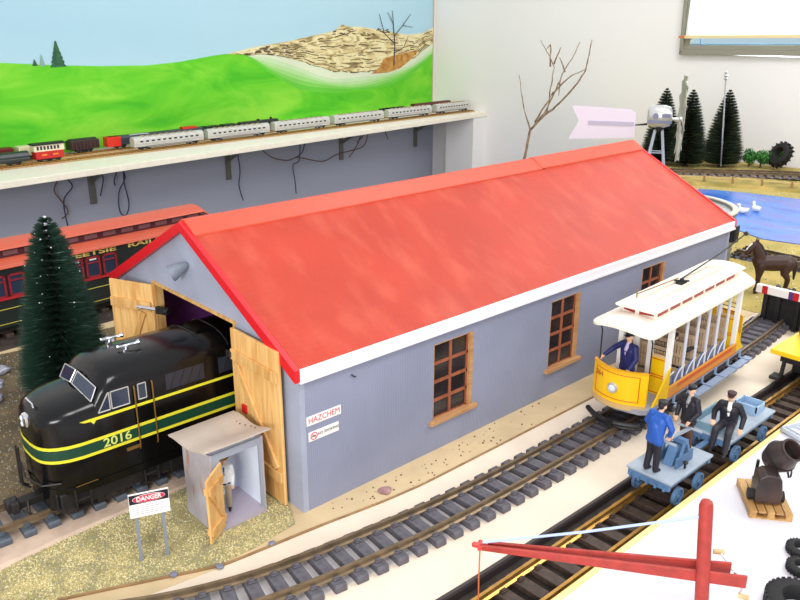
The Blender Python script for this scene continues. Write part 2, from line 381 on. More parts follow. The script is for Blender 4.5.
WIR = [([(-12.38,.44),(-12.38,.19),(-12.52,-.08),(-12.39,-.33),(-12.29,-.56),(-12.44,-.68)], m_wr, 'brown'),
 ([(-12.23,.44),(-12.23,.16),(-12.13,-.06),(-12.35,-.32),(-12.34,-.87)], m_wb, 'blue'),
 ([(-11.08,.44),(-11.08,.18),(-11.18,-.07),(-11.17,-.18)], m_wb, 'blue'),
 ([(-10.96,.44),(-10.96,.16),(-10.92,-.06),(-11.1,-.34),(-11.13,-.74),(-11.0,-.87),(-10.89,-.62),(-10.95,-.1),(-10.9,.44)], m_wb, 'blue'),
 ([(-11.45,.44),(-11.45,.15),(-11.43,-.02),(-11.54,-.35)], m_wb, 'blue'),
 ([(-7.86,.44),(-7.86,.19),(-7.81,-.31),(-7.87,-.67),(-7.77,-1.07)], m_wb, 'blue'),
 ([(-7.5,.44),(-7.14,.15),(-6.77,-.12),(-6.27,-.26),(-5.89,-.23),(-5.03,-.44),(-4.45,-.32),(-3.86,-.28),(-3.37,-.2),(-3.19,.15),(-3.2,.44)], m_wr, 'brown'),
 ([(-5.8,.44),(-5.8,.21),(-5.86,-.31),(-6.08,-.41),(-6.03,-.82),(-6.01,-1.17)], m_wb, 'blue'),
 ([(-5.62,.44),(-5.62,.19),(-5.74,-.11),(-5.96,-.22)], m_wb, 'blue'),
 ([(-3.65,-.08),(-3.4,.09),(-3.52,.21),(-3.5,.44)], m_wr, 'red brown'),
 ([(-2.47,.44),(-2.47,.14),(-2.34,-.14)], m_wr, 'brown'),
 ([(-3.4,.44),(-3.55,.0),(-3.78,-.29),(-3.98,-.46)], m_wr, 'red brown')]
WL = ['thin brown wire hanging leftmost under the shelf', 'longest dark blue wire hanging by the leftmost brown wire, above the fir', 'short blue wire stub hanging right of the first bracket', 'looped blue wire hanging between the first two brackets',
 'blue wire hanging close against the leftmost bracket', 'dark wire hanging just right of the middle bracket, down behind the roof', 'long brown wire draped sideways under the shelf', 'dark wire hanging straight down across the draped brown wire',
 'short dark wire joining the hanging wire above the red roof', 'curled red brown wire end near the third bracket', 'small brown wire stub near the shelf far end', 'red brown wire trailing over the draped brown wire']
for (pts, m, c), lb in zip(WIR, WL):
    # smooth the polyline (Catmull-Rom)
    P = [Vector((.18, a, b)) for a, b in pts]; out = []
    for i in range(len(P)-1):
        p0, p1, p2, p3 = P[max(i-1, 0)], P[i], P[i+1], P[min(i+2, len(P)-1)]
        for k in range(5):
            t = k/5; out.append(.5*((2*p1)+(p2-p0)*t+(2*p0-5*p1+4*p2-p3)*t*t+(3*p1-p0-3*p2+p3)*t*t*t))
    out.append(P[-1])
    g = G(RM); g.tube(out, .015, 5); tag(g.obj('wire', m, smooth='all'), lb, 'wire', 'wires under the shelf')

# ------------------------------------------------------------------ tracks
def resample(pts, step):
    P = [Vector(p) for p in pts]; Q = []
    for i in range(len(P)-1):
        p0, p1, p2, p3 = P[max(i-1,0)], P[i], P[i+1], P[min(i+2,len(P)-1)]
        for k in range(12):
            t = k/12; Q.append(.5*((2*p1)+(p2-p0)*t+(2*p0-5*p1+4*p2-p3)*t*t+(3*p1-p0-3*p2+p3)*t*t*t))
    Q.append(P[-1]); out = [Q[0].copy()]; acc = 0
    for a, b in zip(Q, Q[1:]):
        L = (b-a).length; d = step-acc
        while d <= L and L > 0: out.append(a+(b-a)*(d/L)); d += step
        acc = L-(d-step)
    return out
def sweep(g, path, prof):
    secs = []
    for i, p in enumerate(path):
        d = (path[min(i+1,len(path)-1)]-path[max(i-1,0)]).normalized(); nrm = Vector((d.y, -d.x))
        secs.append([(p.x+nrm.x*o, p.y+nrm.y*o, z) for o, z in prof])
    g.loft(secs)
def railprof(z, hw, h):
    return [(-hw*1.9, z), (hw*1.9, z), (hw*1.9, z+h*.14), (hw*.5, z+h*.3), (hw*.5, z+h*.66), (hw, z+h*.76), (hw, z+h), (-hw, z+h), (-hw, z+h*.76), (-hw*.5, z+h*.66), (-hw*.5, z+h*.3), (-hw*1.9, z+h*.14)]
def track(label, left, right, spacing, tl, tw, th, z, rm, tm, rh=.05, hw=.011, chairs=True, group=None, name='railway_track', strided=False):
    root = thing(name, label, 'track', group=group)
    L = resample(left, .05); Rr = resample(right, .05)
    for P in (L, Rr):
        g = G(); sweep(g, P, railprof(z+th, hw, rh)); g.obj('rail', rm, root)
    n0 = 200; cl = []
    La = resample(left, .01); Ra = resample(right, .01)
    for k in range(n0+1): cl.append((La[int(k/n0*(len(La)-1))]+Ra[int(k/n0*(len(Ra)-1))])/2)
    C = resample([tuple(c) for c in cl[::4]], spacing)
    first = None
    for i, p in enumerate(C[:100]):
        d = (C[min(i+1,len(C)-1)]-C[max(i-1,0)]); ang = math.atan2(d.y, d.x)-math.pi/2
        if first is None:
            g = G(); h = tl/2
            g.prism([(-h, 0), (h, 0), (h, th*.75), (h-.012, th), (-h+.012, th), (-h, th*.75)], -tw/2, tw/2, 'y')
            if chairs:
                for sx in (-1, 1):
                    gx = sx*(right[0][0]-left[0][0] if False else gauge_of(left, right))/2
                    g.box(gx-.045, gx+.045, -tw*.28, tw*.28, th, th+.012)
                    g.box(gx-.04, gx-.022, -tw*.2, tw*.2, th, th+.024); g.box(gx+.022, gx+.04, -tw*.2, tw*.2, th, th+.024)
            first = o = g.obj('sleeper', tm, root, bevel=.004)
        else:
            o = first.copy(); COL.objects.link(o); o.parent = root
        o.location = Vector((p.x, p.y, z))*S; o.rotation_euler = (0, 0, ang+random.uniform(-.01, .01))
    return root
def gauge_of(l, r):
    i, j = len(l)//2, len(r)//2
    a, b = Vector(l[i]), Vector(r[j]); d = Vector(l[min(i+1,len(l)-1)])-Vector(l[i-1]); d.normalize()
    return abs((b-a).x*d.y-(b-a).y*d.x)
track('tram line of grey sleepers curving past the long wall of the engine shed',
      [(-.36,-2.1),(-.02,-1.6),(.235,-1.14),(.395,-.7),(.475,-.3),(.55,.25),(.60,.7),(.632,1.3),(.642,2.0),(.635,3.0),(.592,4.4),(.52,5.4),(.45,6.1)],
      [(-.14,-2.25),(.21,-1.74),(.46,-1.26),(.63,-.8),(.72,-.38),(.795,.18),(.832,.62),(.85,1.25),(.855,2.0),(.85,3.0),(.82,4.4),(.77,5.4),(.705,6.1)], .15, .43, .082, .05, .003, m_rail_t, m_tie_g, rh=.05)
track('track with tarnished rails running under the black locomotive into the engine shed',
      [(-1.42,-3.2),(-1.36,-2),(-1.335,-1.3),(-1.33,-.5),(-1.33,1),(-1.33,5.6)], [(-1.145,-3.2),(-1.085,-2),(-1.06,-1.3),(-1.055,-.5),(-1.055,1),(-1.055,5.6)], .155, .47, .08, .045, .022, m_rail_t, m_tie_l)
track('brass-railed track with dark brown sleepers beside the white board, under the blue handcars',
      [(1.40,-1.4),(1.42,-.4),(1.43,.5),(1.435,1.5),(1.435,3),(1.44,7.4)], [(1.67,-1.4),(1.69,-.4),(1.70,.5),(1.705,1.5),(1.705,3),(1.71,7.4)], .165, .42, .088, .045, -.055, m_rail_b, m_tie_b, rh=.055)
PD = Vector((-math.sin(R(4)), math.cos(R(4)), 0))
pc = Vector((-4.98, .3, 0))
def pl(t, o): v = pc+PD*t; return (v.x+o*math.cos(R(4)), v.y+o*math.sin(R(4)))
track('track under the dark red passenger coach behind the engine shed',
      [pl(t, -.137) for t in (-4, -2, 0, 2, 3.4)], [pl(t, .137) for t in (-4, -2, 0, 2, 3.4)], .155, .47, .08, .045, 0.02, m_rail_t, m_tie_b)
track('track crossing behind the horse between the water tank and the pond',
      [(-.95,8.64),(1,8.66),(4,8.7)], [(-.95,8.365),(1,8.385),(4,8.42)], .155, .47, .08, .045, .03, m_rail_t, m_tie_b)
track('distant track along the far bank of the pond in front of the fir trees',
      [(-6.4,12.2),(-4.6,13.72),(-3.0,15.04),(-1.6,15.75),(.8,16.1)], [(-6.21,11.99),(-4.42,13.51),(-2.86,14.80),(-1.5,15.48),(.8,15.83)], .17, .47, .085, .045, .06, m_rail_t, mat('weathered_sleeper', (122,108,96), .7, var=.3))
g = G(); sweep(g, [Vector(pl(t, 0)) for t in (-4, -2, 0, 2, 3.5)], [(-.5,0),(.5,0),(.45,.02),(-.45,.02)]); tag(g.obj('coach_shade_bed', mat('coach_bed_shade', (58,48,42), .85, var=.3, vscale=50, bump=.4)), 'dark brown bed under the passenger coach behind the shed, coloured as the shadow there', 'roadbed')  # dark bed added where shadow lies beside the coach, shade in its colour
# N/H0 tracks on the shelf
m_tan = mat('cork_roadbed', (186,150,96), .8, var=.2, vscale=200)
for (s0, s1, lb) in ((.62, 1.52, 'front track on cork along the cream shelf'), (.16, .86, 'rear track on cork along the cream shelf, nearest the mural')):
    root = thing('model_track', lb, 'track', group=None)
    g = G(RM); P = [Vector((s0, -16.5)), Vector((s1, -.1))]
    sweep(g, P, [(-.17, .59), (.17, .59), (.13, .612), (-.13, .612)]); g.obj('cork_bed', m_tan, root)
    for off in (-.05, .05):
        g = G(RM); sweep(g, [p+Vector((off, 0)) for p in P], railprof(.618, .005, .016)); g.obj('rail', m_rail_b, root)
    g = G(RM)
    for k in range(210):
        f = k/209; x = s0+(s1-s0)*f; y = -16.5+16.4*f; g.box(x-.085, x+.085, y-.02, y+.02, .61, .619)
    o = g.obj('sleepers', m_tie_b, root); o['kind'] = 'stuff'

# ------------------------------------------------------------------ small trains on the shelf
def sl(t, row): return (.9+.6*(t+11.2)/11) if row == 0 else (.35+.5*(t+11.2)/11)
def on_shelf(t, row):
    v = RM @ Vector((sl(t, row), t, .634)); return v, A-math.atan((.6 if row == 0 else .5)/11)
def shelf_thing(name, label, cat, t0, t1, row, group=None):
    v, rz = on_shelf((t0+t1)/2, row); return thing(name, label, cat, v, rz, group), abs(t1-t0)
m_sil = mat('silver_coach', (200,198,192), .4, metal=.15, var=.06)
def small_bogies(root, L, m=m_dark, z=.0):
    for sy in (-1, 1):
        y = sy*(L/2-.28)
        g = G(); g.box(-.07, .07, y-.13, y+.13, z+.03, z+.075)
        for yy in (-.08, .08):
            for xx in (-.055, .055): g.cyl((xx-.008, y+yy, z+.035), (xx+.008, y+yy, z+.035), .035, n=10)
        g.obj('bogie', m, root)
def silver_coach(t0, t1, label):
    root, L = shelf_thing('model_coach', label, 'model train coach', t0, t1, 0, 'silver coaches on the shelf')
    h = L/2-.015; w = .095
    prof = [(-w,.07),(w,.07),(w,.21),(w*.85,.245),(w*.45,.268),(0,.275),(-w*.45,.268),(-w*.85,.245),(-w,.21)]
    g = G(); g.prism(prof, -h, h, 'y'); g.obj('body', m_sil, root, bevel=.006)
    g = G()
    for sx in (-1, 1):
        g.box(sx*w-.002, sx*w+.002, -h+.02, h-.02, .105, .11); g.box(sx*w-.002, sx*w+.002, -h+.02, h-.02, .125, .13); g.box(sx*w-.003, sx*w+.003, -h+.3, h-.3, .05, .085)
    g.obj('fluted_side', mat('silver_fluting', (140,138,136), .4, metal=.3), root)
    n = 11
    for sx in (-1, 1):
        g = G()
        for k in range(n):
            y = -h+.17+(2*h-.34)*k/(n-1); g.box(sx*w-.003, sx*w+.003, y-.035, y+.035, .16, .192)
        g.obj('window_row', m_glassd, root)
    g = G()
    for k in range(9): g.box(-.05, .05, -h+.25+k*(2*h-.5)/8-.03, -h+.25+k*(2*h-.5)/8+.03, .268, .284)
    g.obj('roof_vents', mat('tan_vents', (176,146,116), .6), root)
    small_bogies(root, L)
cars = [(-11.11,-9.42),(-9.34,-7.62),(-7.5,-5.75),(-5.62,-3.84),(-3.69,-1.92),(-1.75,-.2)]
cl = ['leftmost silver coach of the train on the shelf, nearest the red caboose', 'second silver coach from the left on the shelf', 'third silver coach from the left on the shelf', 'fourth silver coach from the left on the shelf', 'fifth silver coach from the left, near the mural edge', 'rightmost silver coach at the far end of the shelf']
for (a, b), l in zip(cars, cl): silver_coach(a, b, l)
# red and cream caboose
root, L = shelf_thing('model_caboose', 'small red and cream coach with black roof on the shelf', 'model train coach', -13.12, -12.56, 0)
g = G(); g.box(-.1, .1, -.27, .27, .06, .2); g.obj('lower_body', mat('caboose_red', (196,30,30), .45), root, bevel=.005)
g = G(); g.box(-.1, .1, -.29, .29, .2, .32); g.obj('upper_body', mat('caboose_cream', (234,222,190), .5), root, bevel=.005)
g = G(); g.prism([(-.125,.32),(.125,.32),(.09,.35),(0,.36),(-.09,.35)], -.31, .31, 'y'); g.obj('roof', m_dark, root)
for sx in (-1, 1):
    g = G()
    for k in range(7): g.box(sx*.101-.003, sx*.101+.003, -.22+k*.065-.02, -.22+k*.065+.02, .23, .3)
    g.obj('window_row', m_glassd, root)
g = G(); g.box(.099, .104, -.16, -.06, .12, .15); g.box(.099, .104, .06, .16, .12, .15); g.obj('orange_panels', mat('orange_label', (236,140,50), .5), root)
small_bogies(root, .75)
# dark tank/locomotive at the frame edge
root, L = shelf_thing('model_locomotive', 'dark rounded locomotive on the front shelf track, left of the red caboose', 'model locomotive', -14.5, -13.22, 0)
g = G(); g.prism([(-.1,.06),(.1,.06),(.11,.16),(.08,.22),(0,.245),(-.08,.22),(-.11,.16)], -L/2, L/2, 'y'); g.obj('body', mat('dark_green_grey_paint', (40,48,50), .35), root, bevel=.01)
g = G(); g.box(.108, .112, -L/2, L/2, .115, .125); g.obj('stripe', mat('grey_stripe', (96,104,104), .5), root)
small_bogies(root, L)
def back_car(t0, t1, label, prof, m, name='model_wagon', cat='model train wagon', parts=(), grp=None):
    root, L = shelf_thing(name, label, cat, t0, t1, 1, grp)
    g = G(); g.prism(prof, -L/2+.02, L/2-.02, 'y'); g.obj('body', m, root, bevel=.006)
    for nm, mm, fn in parts: g = G(); fn(g, L); g.obj(nm, mm, root)
    small_bogies(root, L); return root
hop = [(-.1,.07),(.1,.07),(.11,.24),(.09,.25),(-.09,.25),(-.11,.24)]
back_car(-13.9, -13.25, 'dark red wagon at the left end of the rear shelf track', hop, mat('maroon_wagon', (110,24,26), .5))
back_car(-13.2, -12.62, 'cream boxcar half hidden behind the red caboose', hop, mat('cream_wagon', (226,216,178), .5))
def ribs(g, L):
    g.box(-.112, .112, -L/2+.03, L/2-.03, .075, .085)
    for k in range(8): y = -L/2+.06+k*(L-.12)/7; g.box(.1, .117, y-.01, y+.01, .08, .24); g.box(-.117, -.1, y-.01, y+.01, .08, .24)
back_car(-12.19, -11.53, 'dark brown hopper wagon between caboose and red-nosed diesel', hop, mat('brown_wagon', (54,32,32), .55), parts=[('ribs', mat('brown_ribs', (70,42,40), .5), ribs), ('load', m_iron, lambda g, L: g.prism([(-.08,.24),(.08,.24),(.04,.28),(-.04,.28)], -L/2+.05, L/2-.05, 'y'))])
dz = [(-.09,.07),(.09,.07),(.09,.2),(.07,.25),(-.07,.25),(-.09,.2)]
back_car(-11.35, -9.0, 'grey diesel locomotive with orange red nose behind the silver coaches', dz, mat('slate_grey', (52,58,72), .4), 'model_locomotive', 'model locomotive',
   parts=[('cab', mat('diesel_red', (226,50,34), .4), lambda g, L: g.box(-.1, .1, -L/2-.02, -L/2+.28, .05, .25)), ('rear_hood', mat('diesel_red', (226,50,34), .4), lambda g, L: g.box(-.07, .07, L/2-.55, L/2-.2, .24, .29)), ('markings', mat('white_marks', (220,224,228), .5), lambda g, L: (g.box(.088, .094, -L/2+.5, -L/2+.9, .14, .17), g.box(.088, .094, -L/2+.6, -L/2+.75, .17, .2), g.box(.05, .075, -L/2+.5, -L/2+.95, .245, .256)))])
dg_ = mat('black_green_wagon', (30,42,36), .5)
back_car(-9.0, -8.55, 'black green wagon directly behind the red-nosed diesel', hop, dg_, grp='dark wagons on the rear shelf track', parts=[('ribs', dg_, ribs)])
back_car(-8.5, -8.1, 'second black green wagon behind the red-nosed diesel', hop, dg_, grp='dark wagons on the rear shelf track', parts=[('ribs', dg_, ribs)])
root = back_car(-8.02, -6.85, 'black steam locomotive with red nose plate behind the silver coaches', [(-.08,.09),(.08,.09),(.09,.2),(.05,.26),(-.05,.26),(-.09,.2)], mat('steam_black', (24,26,28), .4), 'model_locomotive', 'model locomotive',
   parts=[('funnel', m_dark, lambda g, L: (g.cyl((0,L/2-.2,.25), (0,L/2-.2,.31), .03), g.cyl((0,0,.25), (0,0,.29), .04))), ('front_plate', mat('steam_red', (206,44,36), .4), lambda g, L: g.box(-.08, .08, L/2-.03, L/2+.02, .09, .2))])
mb = mat('maroon_roof_coach', (96,40,38), .5)
back_car(-3.35, -2.1, 'dark flat wagon before the maroon coach by the mural edge', [(-.09,.07),(.09,.07),(.09,.17),(-.09,.17)], mat('dark_flat', (50,42,44), .5), parts=[('load', m_iron, lambda g, L: [g.box(-.06, .06, -L/2+.1+k*.25, -L/2+.28+k*.25, .17, .22) for k in range(4)])])
back_car(-1.95, -.3, 'maroon coach against the far wall behind the last silver coach', dz, mb, 'model_coach', 'model train coach')

# ------------------------------------------------------------------ layout table
lt = thing('layout_table', 'big layout table with tan and cream painted boards under everything', 'table')
m_tanb = mat('tan_painted_board', (206,182,142), .75, var=.08, vscale=18, bump=.15)
m_creamb = mat('cream_painted_board', (226,210,190), .7, var=.05, vscale=14, bump=.12, bscale=500)
m_bed = mat('dark_brown_bed', (48,39,34), .8, var=.3, vscale=60)
g = G(); g.prism([(-7.2,-6), (4.8,-6), (4.8,17.3), (-1,16.85), (-8.3,15.9), (-8.3,7.5), (-7.2,6.5)], -.4, -.06, 'z'); g.obj('tabletop', mat('plywood_core', (150,120,84), .7), lt)
g = G(); g.prism([(-7.2,-6), (-.2,-6), (.0,-1.6), (.13,-.72), (.2,-.1), (.285,.65), (.30,1.5), (.30,6.4), (4.8,6.4), (4.8,17.2), (-1,16.75), (-8.3,15.85), (-8.3,7.5), (-7.2,6.5)], -.06, .0, 'z'); g.obj('tan_board', m_tanb, lt)
g = G(); g.prism([(-.2,-6), (1.2,-6), (1.22,-1.0), (1.27,.3), (1.285,1.5), (1.285,6.4), (.30,6.4), (.30,1.5), (.285,.65), (.2,-.1), (.13,-.72), (.0,-1.6)], -.06, .003, 'z'); g.obj('cream_board', m_creamb, lt)
g = G(); g.prism([(1.2,-6), (1.78,-6), (1.78,6.4), (1.285,6.4), (1.285,1.5), (1.27,.3), (1.22,-1)], -.06, -.055, 'z'); g.obj('track_bed', m_bed, lt)
g = G(); sweep(g, [Vector(p) for p in ((1.2,-3),(1.225,-1),(1.275,.3),(1.29,1.5),(1.29,6.4))], [(-.018,-.055),(.016,-.055),(.016,.0),(.008,.014),(-.006,.016),(-.018,.01)]); g.obj('dark_edging', mat('dark_edging', (52,44,44), .5), lt)
g = G(); sweep(g, resample([(-.26,-1.6),(-.03,-1.06),(.11,-.72),(.155,-.4),(.19,-.08),(.285,.65),(.305,1.5),(.305,5.4)], .1), [(-.008,0),(.008,0),(.008,.012),(-.008,.012)]); g.obj('wood_beading', mat('wood_beading', (150,118,80), .6, var=.2), lt)
for x, y in ((-6.5,-5), (4.2,-5), (-6.5,6), (4.2,16), (-7.7,15.2)):
    g = G(); g.box(x-.25, x+.25, y-.25, y+.25, FLZ, -.4); g.obj('leg', mat('plywood_core', (0,0,0)), lt)
# pinkish roadbed of the locomotive track
g = G(); sweep(g, resample([(-1.25,-3.2),(-1.15,-2),(-1.19,-1.3),(-1.21,-.5),(-1.21,0)], .1), [(-.33,0),(.38,0),(.35,.022),(-.29,.022)])
tag(g.obj('track_roadbed', mat('pinkish_roadbed', (196,172,152), .8, var=.12, vscale=40, bump=.3)), 'pinkish tan roadbed strip under the locomotive track in front of the shed', 'roadbed')
g = G(); sweep(g, resample([(-.25,-2.2),(.095,-1.67),(.35,-1.2),(.51,-.75),(.6,-.34),(.672,.21),(.716,.66),(.741,1.28),(.747,2.0),(.743,3),(.706,4.4),(.645,5.4),(.577,6.1)], .1), [(-.17,.003),(.17,.003),(.165,.0055),(-.165,.0055)]); tag(g.obj('track_roadbed', mat('grey_track_bed', (196,190,190), .8, var=.1, vscale=30)), 'thin grey bed between the sleepers of the curving tram line', 'roadbed')
# white board on the right
wb = thing('white_board', 'white board with a yellowish edge at the right, under the mixer and crane', 'board')
g = G(); g.box(1.79, 4.8, -3.5, 6.3, -.06, .1); g.obj('board', mat('white_board', (218,215,222), .55, var=.015, vscale=6), wb)
g = G(); g.box(1.775, 1.815, -3.5, 6.3, -.055, .103); g.obj('edge_strip', mat('yellowish_edge', (236,222,150), .6), wb)

# ground cover (scattered flock)
def inpoly(x, y, P):
    c = False; j = len(P)-1
    for i in range(len(P)):
        if (P[i][1] > y) != (P[j][1] > y) and x < (P[j][0]-P[i][0])*(y-P[i][1])/(P[j][1]-P[i][1])+P[i][0]: c = not c
        j = i
    return c
def flock(name, label, cat, poly, n, mats, size, base, avoid=()):
    g = G(); g.prism(poly, .0, .006, 'z', mi=0)
    xs = [p[0] for p in poly]; ys = [p[1] for p in poly]; k = 0
    while k < n:
        x, y = random.uniform(min(xs), max(xs)), random.uniform(min(ys), max(ys))
        if not inpoly(x, y, poly) or any(a < x < b and c < y < d for a, b, c, d in avoid): continue
        k += 1; r = size*random.uniform(.4, 1.3); an = random.uniform(0, 6.28); mi = 1+(int((mnoise.noise(Vector((x*7, y*7, 1)))*.9+.5)*len(mats)*.999+random.choice((0,0,1,-1)))%len(mats) if random.random() < .65 else random.randrange(len(mats)))
        c, s_ = math.cos(an)*r, math.sin(an)*r; h = r*random.uniform(.3, 1.1)
        p = [(x+c, y+s_, .004), (x-s_, y+c, .004), (x-c*.8, y-s_*.8, .004), (x+s_*.7, y-c*.7, .004), (x+c*.2, y, .006+h)]
        v = [g._v(q) for q in p]
        for q in ((0,1,4),(1,2,4),(2,3,4),(3,0,4)): g.bm.faces.new([v[i] for i in q]).material_index = mi
    return tag(g.obj(name, [base]+mats, normals=False), label, cat, kind='stuff')
fy = mat('flock_straw', (202,186,130), .9); fo = mat('flock_olive', (146,140,94), .9); fp = mat('flock_pale', (222,212,168), .9); fg = mat('flock_grey', (140,138,118), .9); fb = mat('flock_brown', (120,100,66), .9)
gb = mat('flock_base', (178,164,110), .9, rgb2=(146,138,100), vscale=30, bump=.4)
gp = [(-.60,-2.6), (-.35,-2.4), (-.27,-1.62), (-.05,-1.08), (.09,-.72), (.10,-.45), (.06,-.12), (-.15,-.02), (-.9,-.02), (-.9,-1.0), (-.84,-1.4), (-.76,-1.8), (-.68,-2.3)]
flock('ground_flock', 'straw and olive ground scatter around the danger sign and grey hut', 'ground cover', gp, 26000, [fo, fg, fy, fp, fy], .0075, gb, avoid=[(-.56,-.19,-.6,-.2)])
gd = mat('earth_base_shaded', (112,98,74), .9, rgb2=(80,70,54), vscale=14, bump=.5)  # base and flakes darkened to stand for the light falling off here
flock('ground_flock', 'brown ground scatter, coloured darker for shade, left of the black locomotive nose', 'ground cover', [(-4.6,-3), (-1.52,-3), (-1.48,0), (-2.75,0), (-2.75,2), (-4.3,2.0), (-4.3,-.4)], 16000, [fb, fg, mat('flock_shaded', (92,82,60), .9), fb, mat('flock_umber', (150,130,92), .9)], .012, gd)
m_far = mat('far_flock_base', (190,164,92), .9, rgb2=(160,146,78), vscale=14, bump=.4)
far_poly = [(-.2,6.3), (4.8,6.3), (4.8,17.1), (-1,16.7), (-8.2,15.8), (-8.2,9.0), (-3.4,6.9), (-1,6.5)]
flock('ground_flock', 'yellow straw ground scatter around the horse and pond', 'ground cover', far_poly, 20000, [fy, mat('flock_gold', (204,176,92), .9), fo, fp], .018, m_far)

# ------------------------------------------------------------------ engine shed
W, L_, HE, HR = 2.756, 5.98, 1.088, 1.808; XC = -W/2
sd = thing('engine_shed', 'long blue grey engine shed with red corrugated roof and open wooden doors', 'engine shed')
m_card = ribbed('blue_grey_ribbed_card', (138,143,165), 'Y', 110, .35, .75)
m_cardf = mat('blue_grey_gable_paint', (158,164,182), .75, var=.08, vscale=16)
m_purple = mat('purple_lining', (190,100,216), .7, var=.1)
m_roof = ribbed('red_corrugated_roof', (198,61,37), 'Y', 150, .8, .5, stains=(218,98,72))
m_barge = mat('barge_red', (214,22,34), .4)
sl_ = (HR-HE)/(W/2)
OX0, OX1, OZ = -1.998, -.754, 1.2
T = .045
gl = lambda x: HE+sl_*(x+W) if x < XC else HE+sl_*(-x)
g = G(); g.prism([(-W,0),(OX0,0),(OX0,OZ),(OX1,OZ),(OX1,0),(0,0),(0,HE-.01),(XC,HR-.01),(-W,HE-.01)], 0, T, 'y'); g.obj('front_gable', [m_cardf], sd)
g = G(); g.prism([(-W,0),(0,0),(0,HE-.01),(XC,HR-.01),(-W,HE-.01)], L_-T, L_, 'y'); g.obj('rear_gable', [m_cardf], sd)
g = G(); g.box(-W, -W+T, T, L_-T, 0, HE-.01); g.obj('side_wall', m_card, sd)
g = G(); g.box(-W+T, -W+T+.004, T+.01, L_-T-.01, 0.0, HE); g.box(-W+T, -T, L_-T-.006, L_-T-.001, 0, HE); g.obj('inner_lining', m_purple, sd)
wins = [(1.255,1.70), (2.705,3.135), (4.175,4.60)]; WZa, WZb = .27, .915
g = G(); y = T
for a, b in wins: g.box(-T, 0, y, a, 0, HE-.01); g.box(-T, 0, a, b, 0, WZa); g.box(-T, 0, a, b, WZb, HE-.01); y = b
g.box(-T, 0, y, L_-T, 0, HE-.01); g.obj('side_wall', m_card, sd)
g = G(); g.box(-T-.003, -T, T, 1.2, 0, HE-.02); g.obj('inner_lining', m_purple, sd)
# windows
for a, b in wins:
    fr = G(); fr.box(-T+.001, .001, a, a+.006, WZa, WZb); fr.box(-T+.001, .003, b-.04, b, WZa, WZb); fr.box(-T+.001, .001, a, b, WZb-.006, WZb); o = fr.obj('window_frame', m_sill, sd)
    m2 = G(); b2 = b-.04; ym = (a+.006+b2)/2
    m2.box(-.038, -.018, ym-.012, ym+.012, WZa, WZb-.015)
    for k in range(0, 4): z = WZa+(WZb-.015-WZa)*k/4; m2.box(-.036, -.020, a+.006, b2, z-(.0 if k == 0 else .012), z+.014)
    m2.box(-.036, -.020, b2-.016, b2, WZa, WZb-.015); m2.box(-.036, -.020, a+.006, a+.014, WZa, WZb-.015); m2.obj('glazing_bars', m_mull, o)
    p = G(); p.box(-.034, -.028, a+.006, b2, WZa, WZb-.015); p.obj('pane', mat('shed_window_glass', (44,38,40), .12, var=.3, vscale=30), o)
    s2 = G(); s2.box(-T, .035, a-.045, b+.045, WZa-.028, WZa+.006); s2.obj('sill', m_sill, o, bevel=.004)
# roof slabs with folded metal profile
RY0, RY1 = -.008, L_+.03; ov = .012; rt = .022
g = G(); g.prism([(XC, HR+rt), (ov, HE-sl_*ov+rt), (ov, HE-sl_*ov), (XC, HR)], RY0, RY1, 'y'); g.obj('roof_slope', m_roof, sd)
g = G(); g.prism([(XC, HR), (-W-ov, HE-sl_*ov), (-W-ov, HE-sl_*ov+rt), (XC, HR+rt)], RY0, RY1, 'y'); g.obj('roof_slope', m_roof, sd)
cw = .16
for (y0, y1, dz_) in ((RY0-.004, 4.1, 0), (4.06, RY1+.004, .008)):
    g = G(); g.prism([(XC-cw, HR+rt-sl_*cw+.001), (XC, HR+rt+.002), (XC+cw, HR+rt-sl_*cw+.001), (XC+cw, HR+rt-sl_*cw+.014+dz_), (XC+.02, HR+rt+.018+dz_), (XC-.02, HR+rt+.018+dz_), (XC-cw, HR+rt-sl_*cw+.014+dz_)], y0, y1, 'y'); g.obj('ridge_cap', mat('ridge_cap_red', (208,76,50), .48, var=.04), sd)
for y0, y1 in ((RY0-.042, RY0), (RY1, RY1+.03)):
    for sx in (0, 1):
        f = (lambda x: x) if sx == 0 else (lambda x: -W-x)
        g = G(); g.prism([(XC, HR-.045), (f(ov+.02), HE-sl_*ov-.065), (f(ov+.02), HE-sl_*ov+rt+.002), (XC, HR+rt+.006)], y0, y1, 'y'); g.obj('bargeboard', m_barge, sd)
g = G(); g.box(ov-.004, ov+.018, RY0, RY1+.02, HE-.088, HE+.012); g.box(ov+.01, ov+.026, RY0, RY1+.02, HE-.088, HE-.06); g.obj('gutter', mat('white_gutter', (240,238,244), .35), sd, bevel=.006)
g = G(); g.box(-W-ov-.022, -W-ov+.004, RY0, RY1, HE-sl_*ov-.06, HE-sl_*ov+.028); g.obj('gutter', mat('white_gutter', (0,0,0)), sd, bevel=.006)
g = G(); g.tube([(.006,.44,.925),(.012,.46,.905),(.012,.475,.90)], .005); g.obj('hook', m_dark, sd)
# door opening trim
g = G(); g.box(OX0-.02, OX1+.02, -.012, T+.01, OZ-.002, OZ+.022); g.box(OX0-.01, OX0+.015, -.012, T+.02, 0, OZ); g.box(OX1-.012, OX1+.01, -.012, T+.02, 0, OZ); g.obj('door_frame', m_pineh, sd)
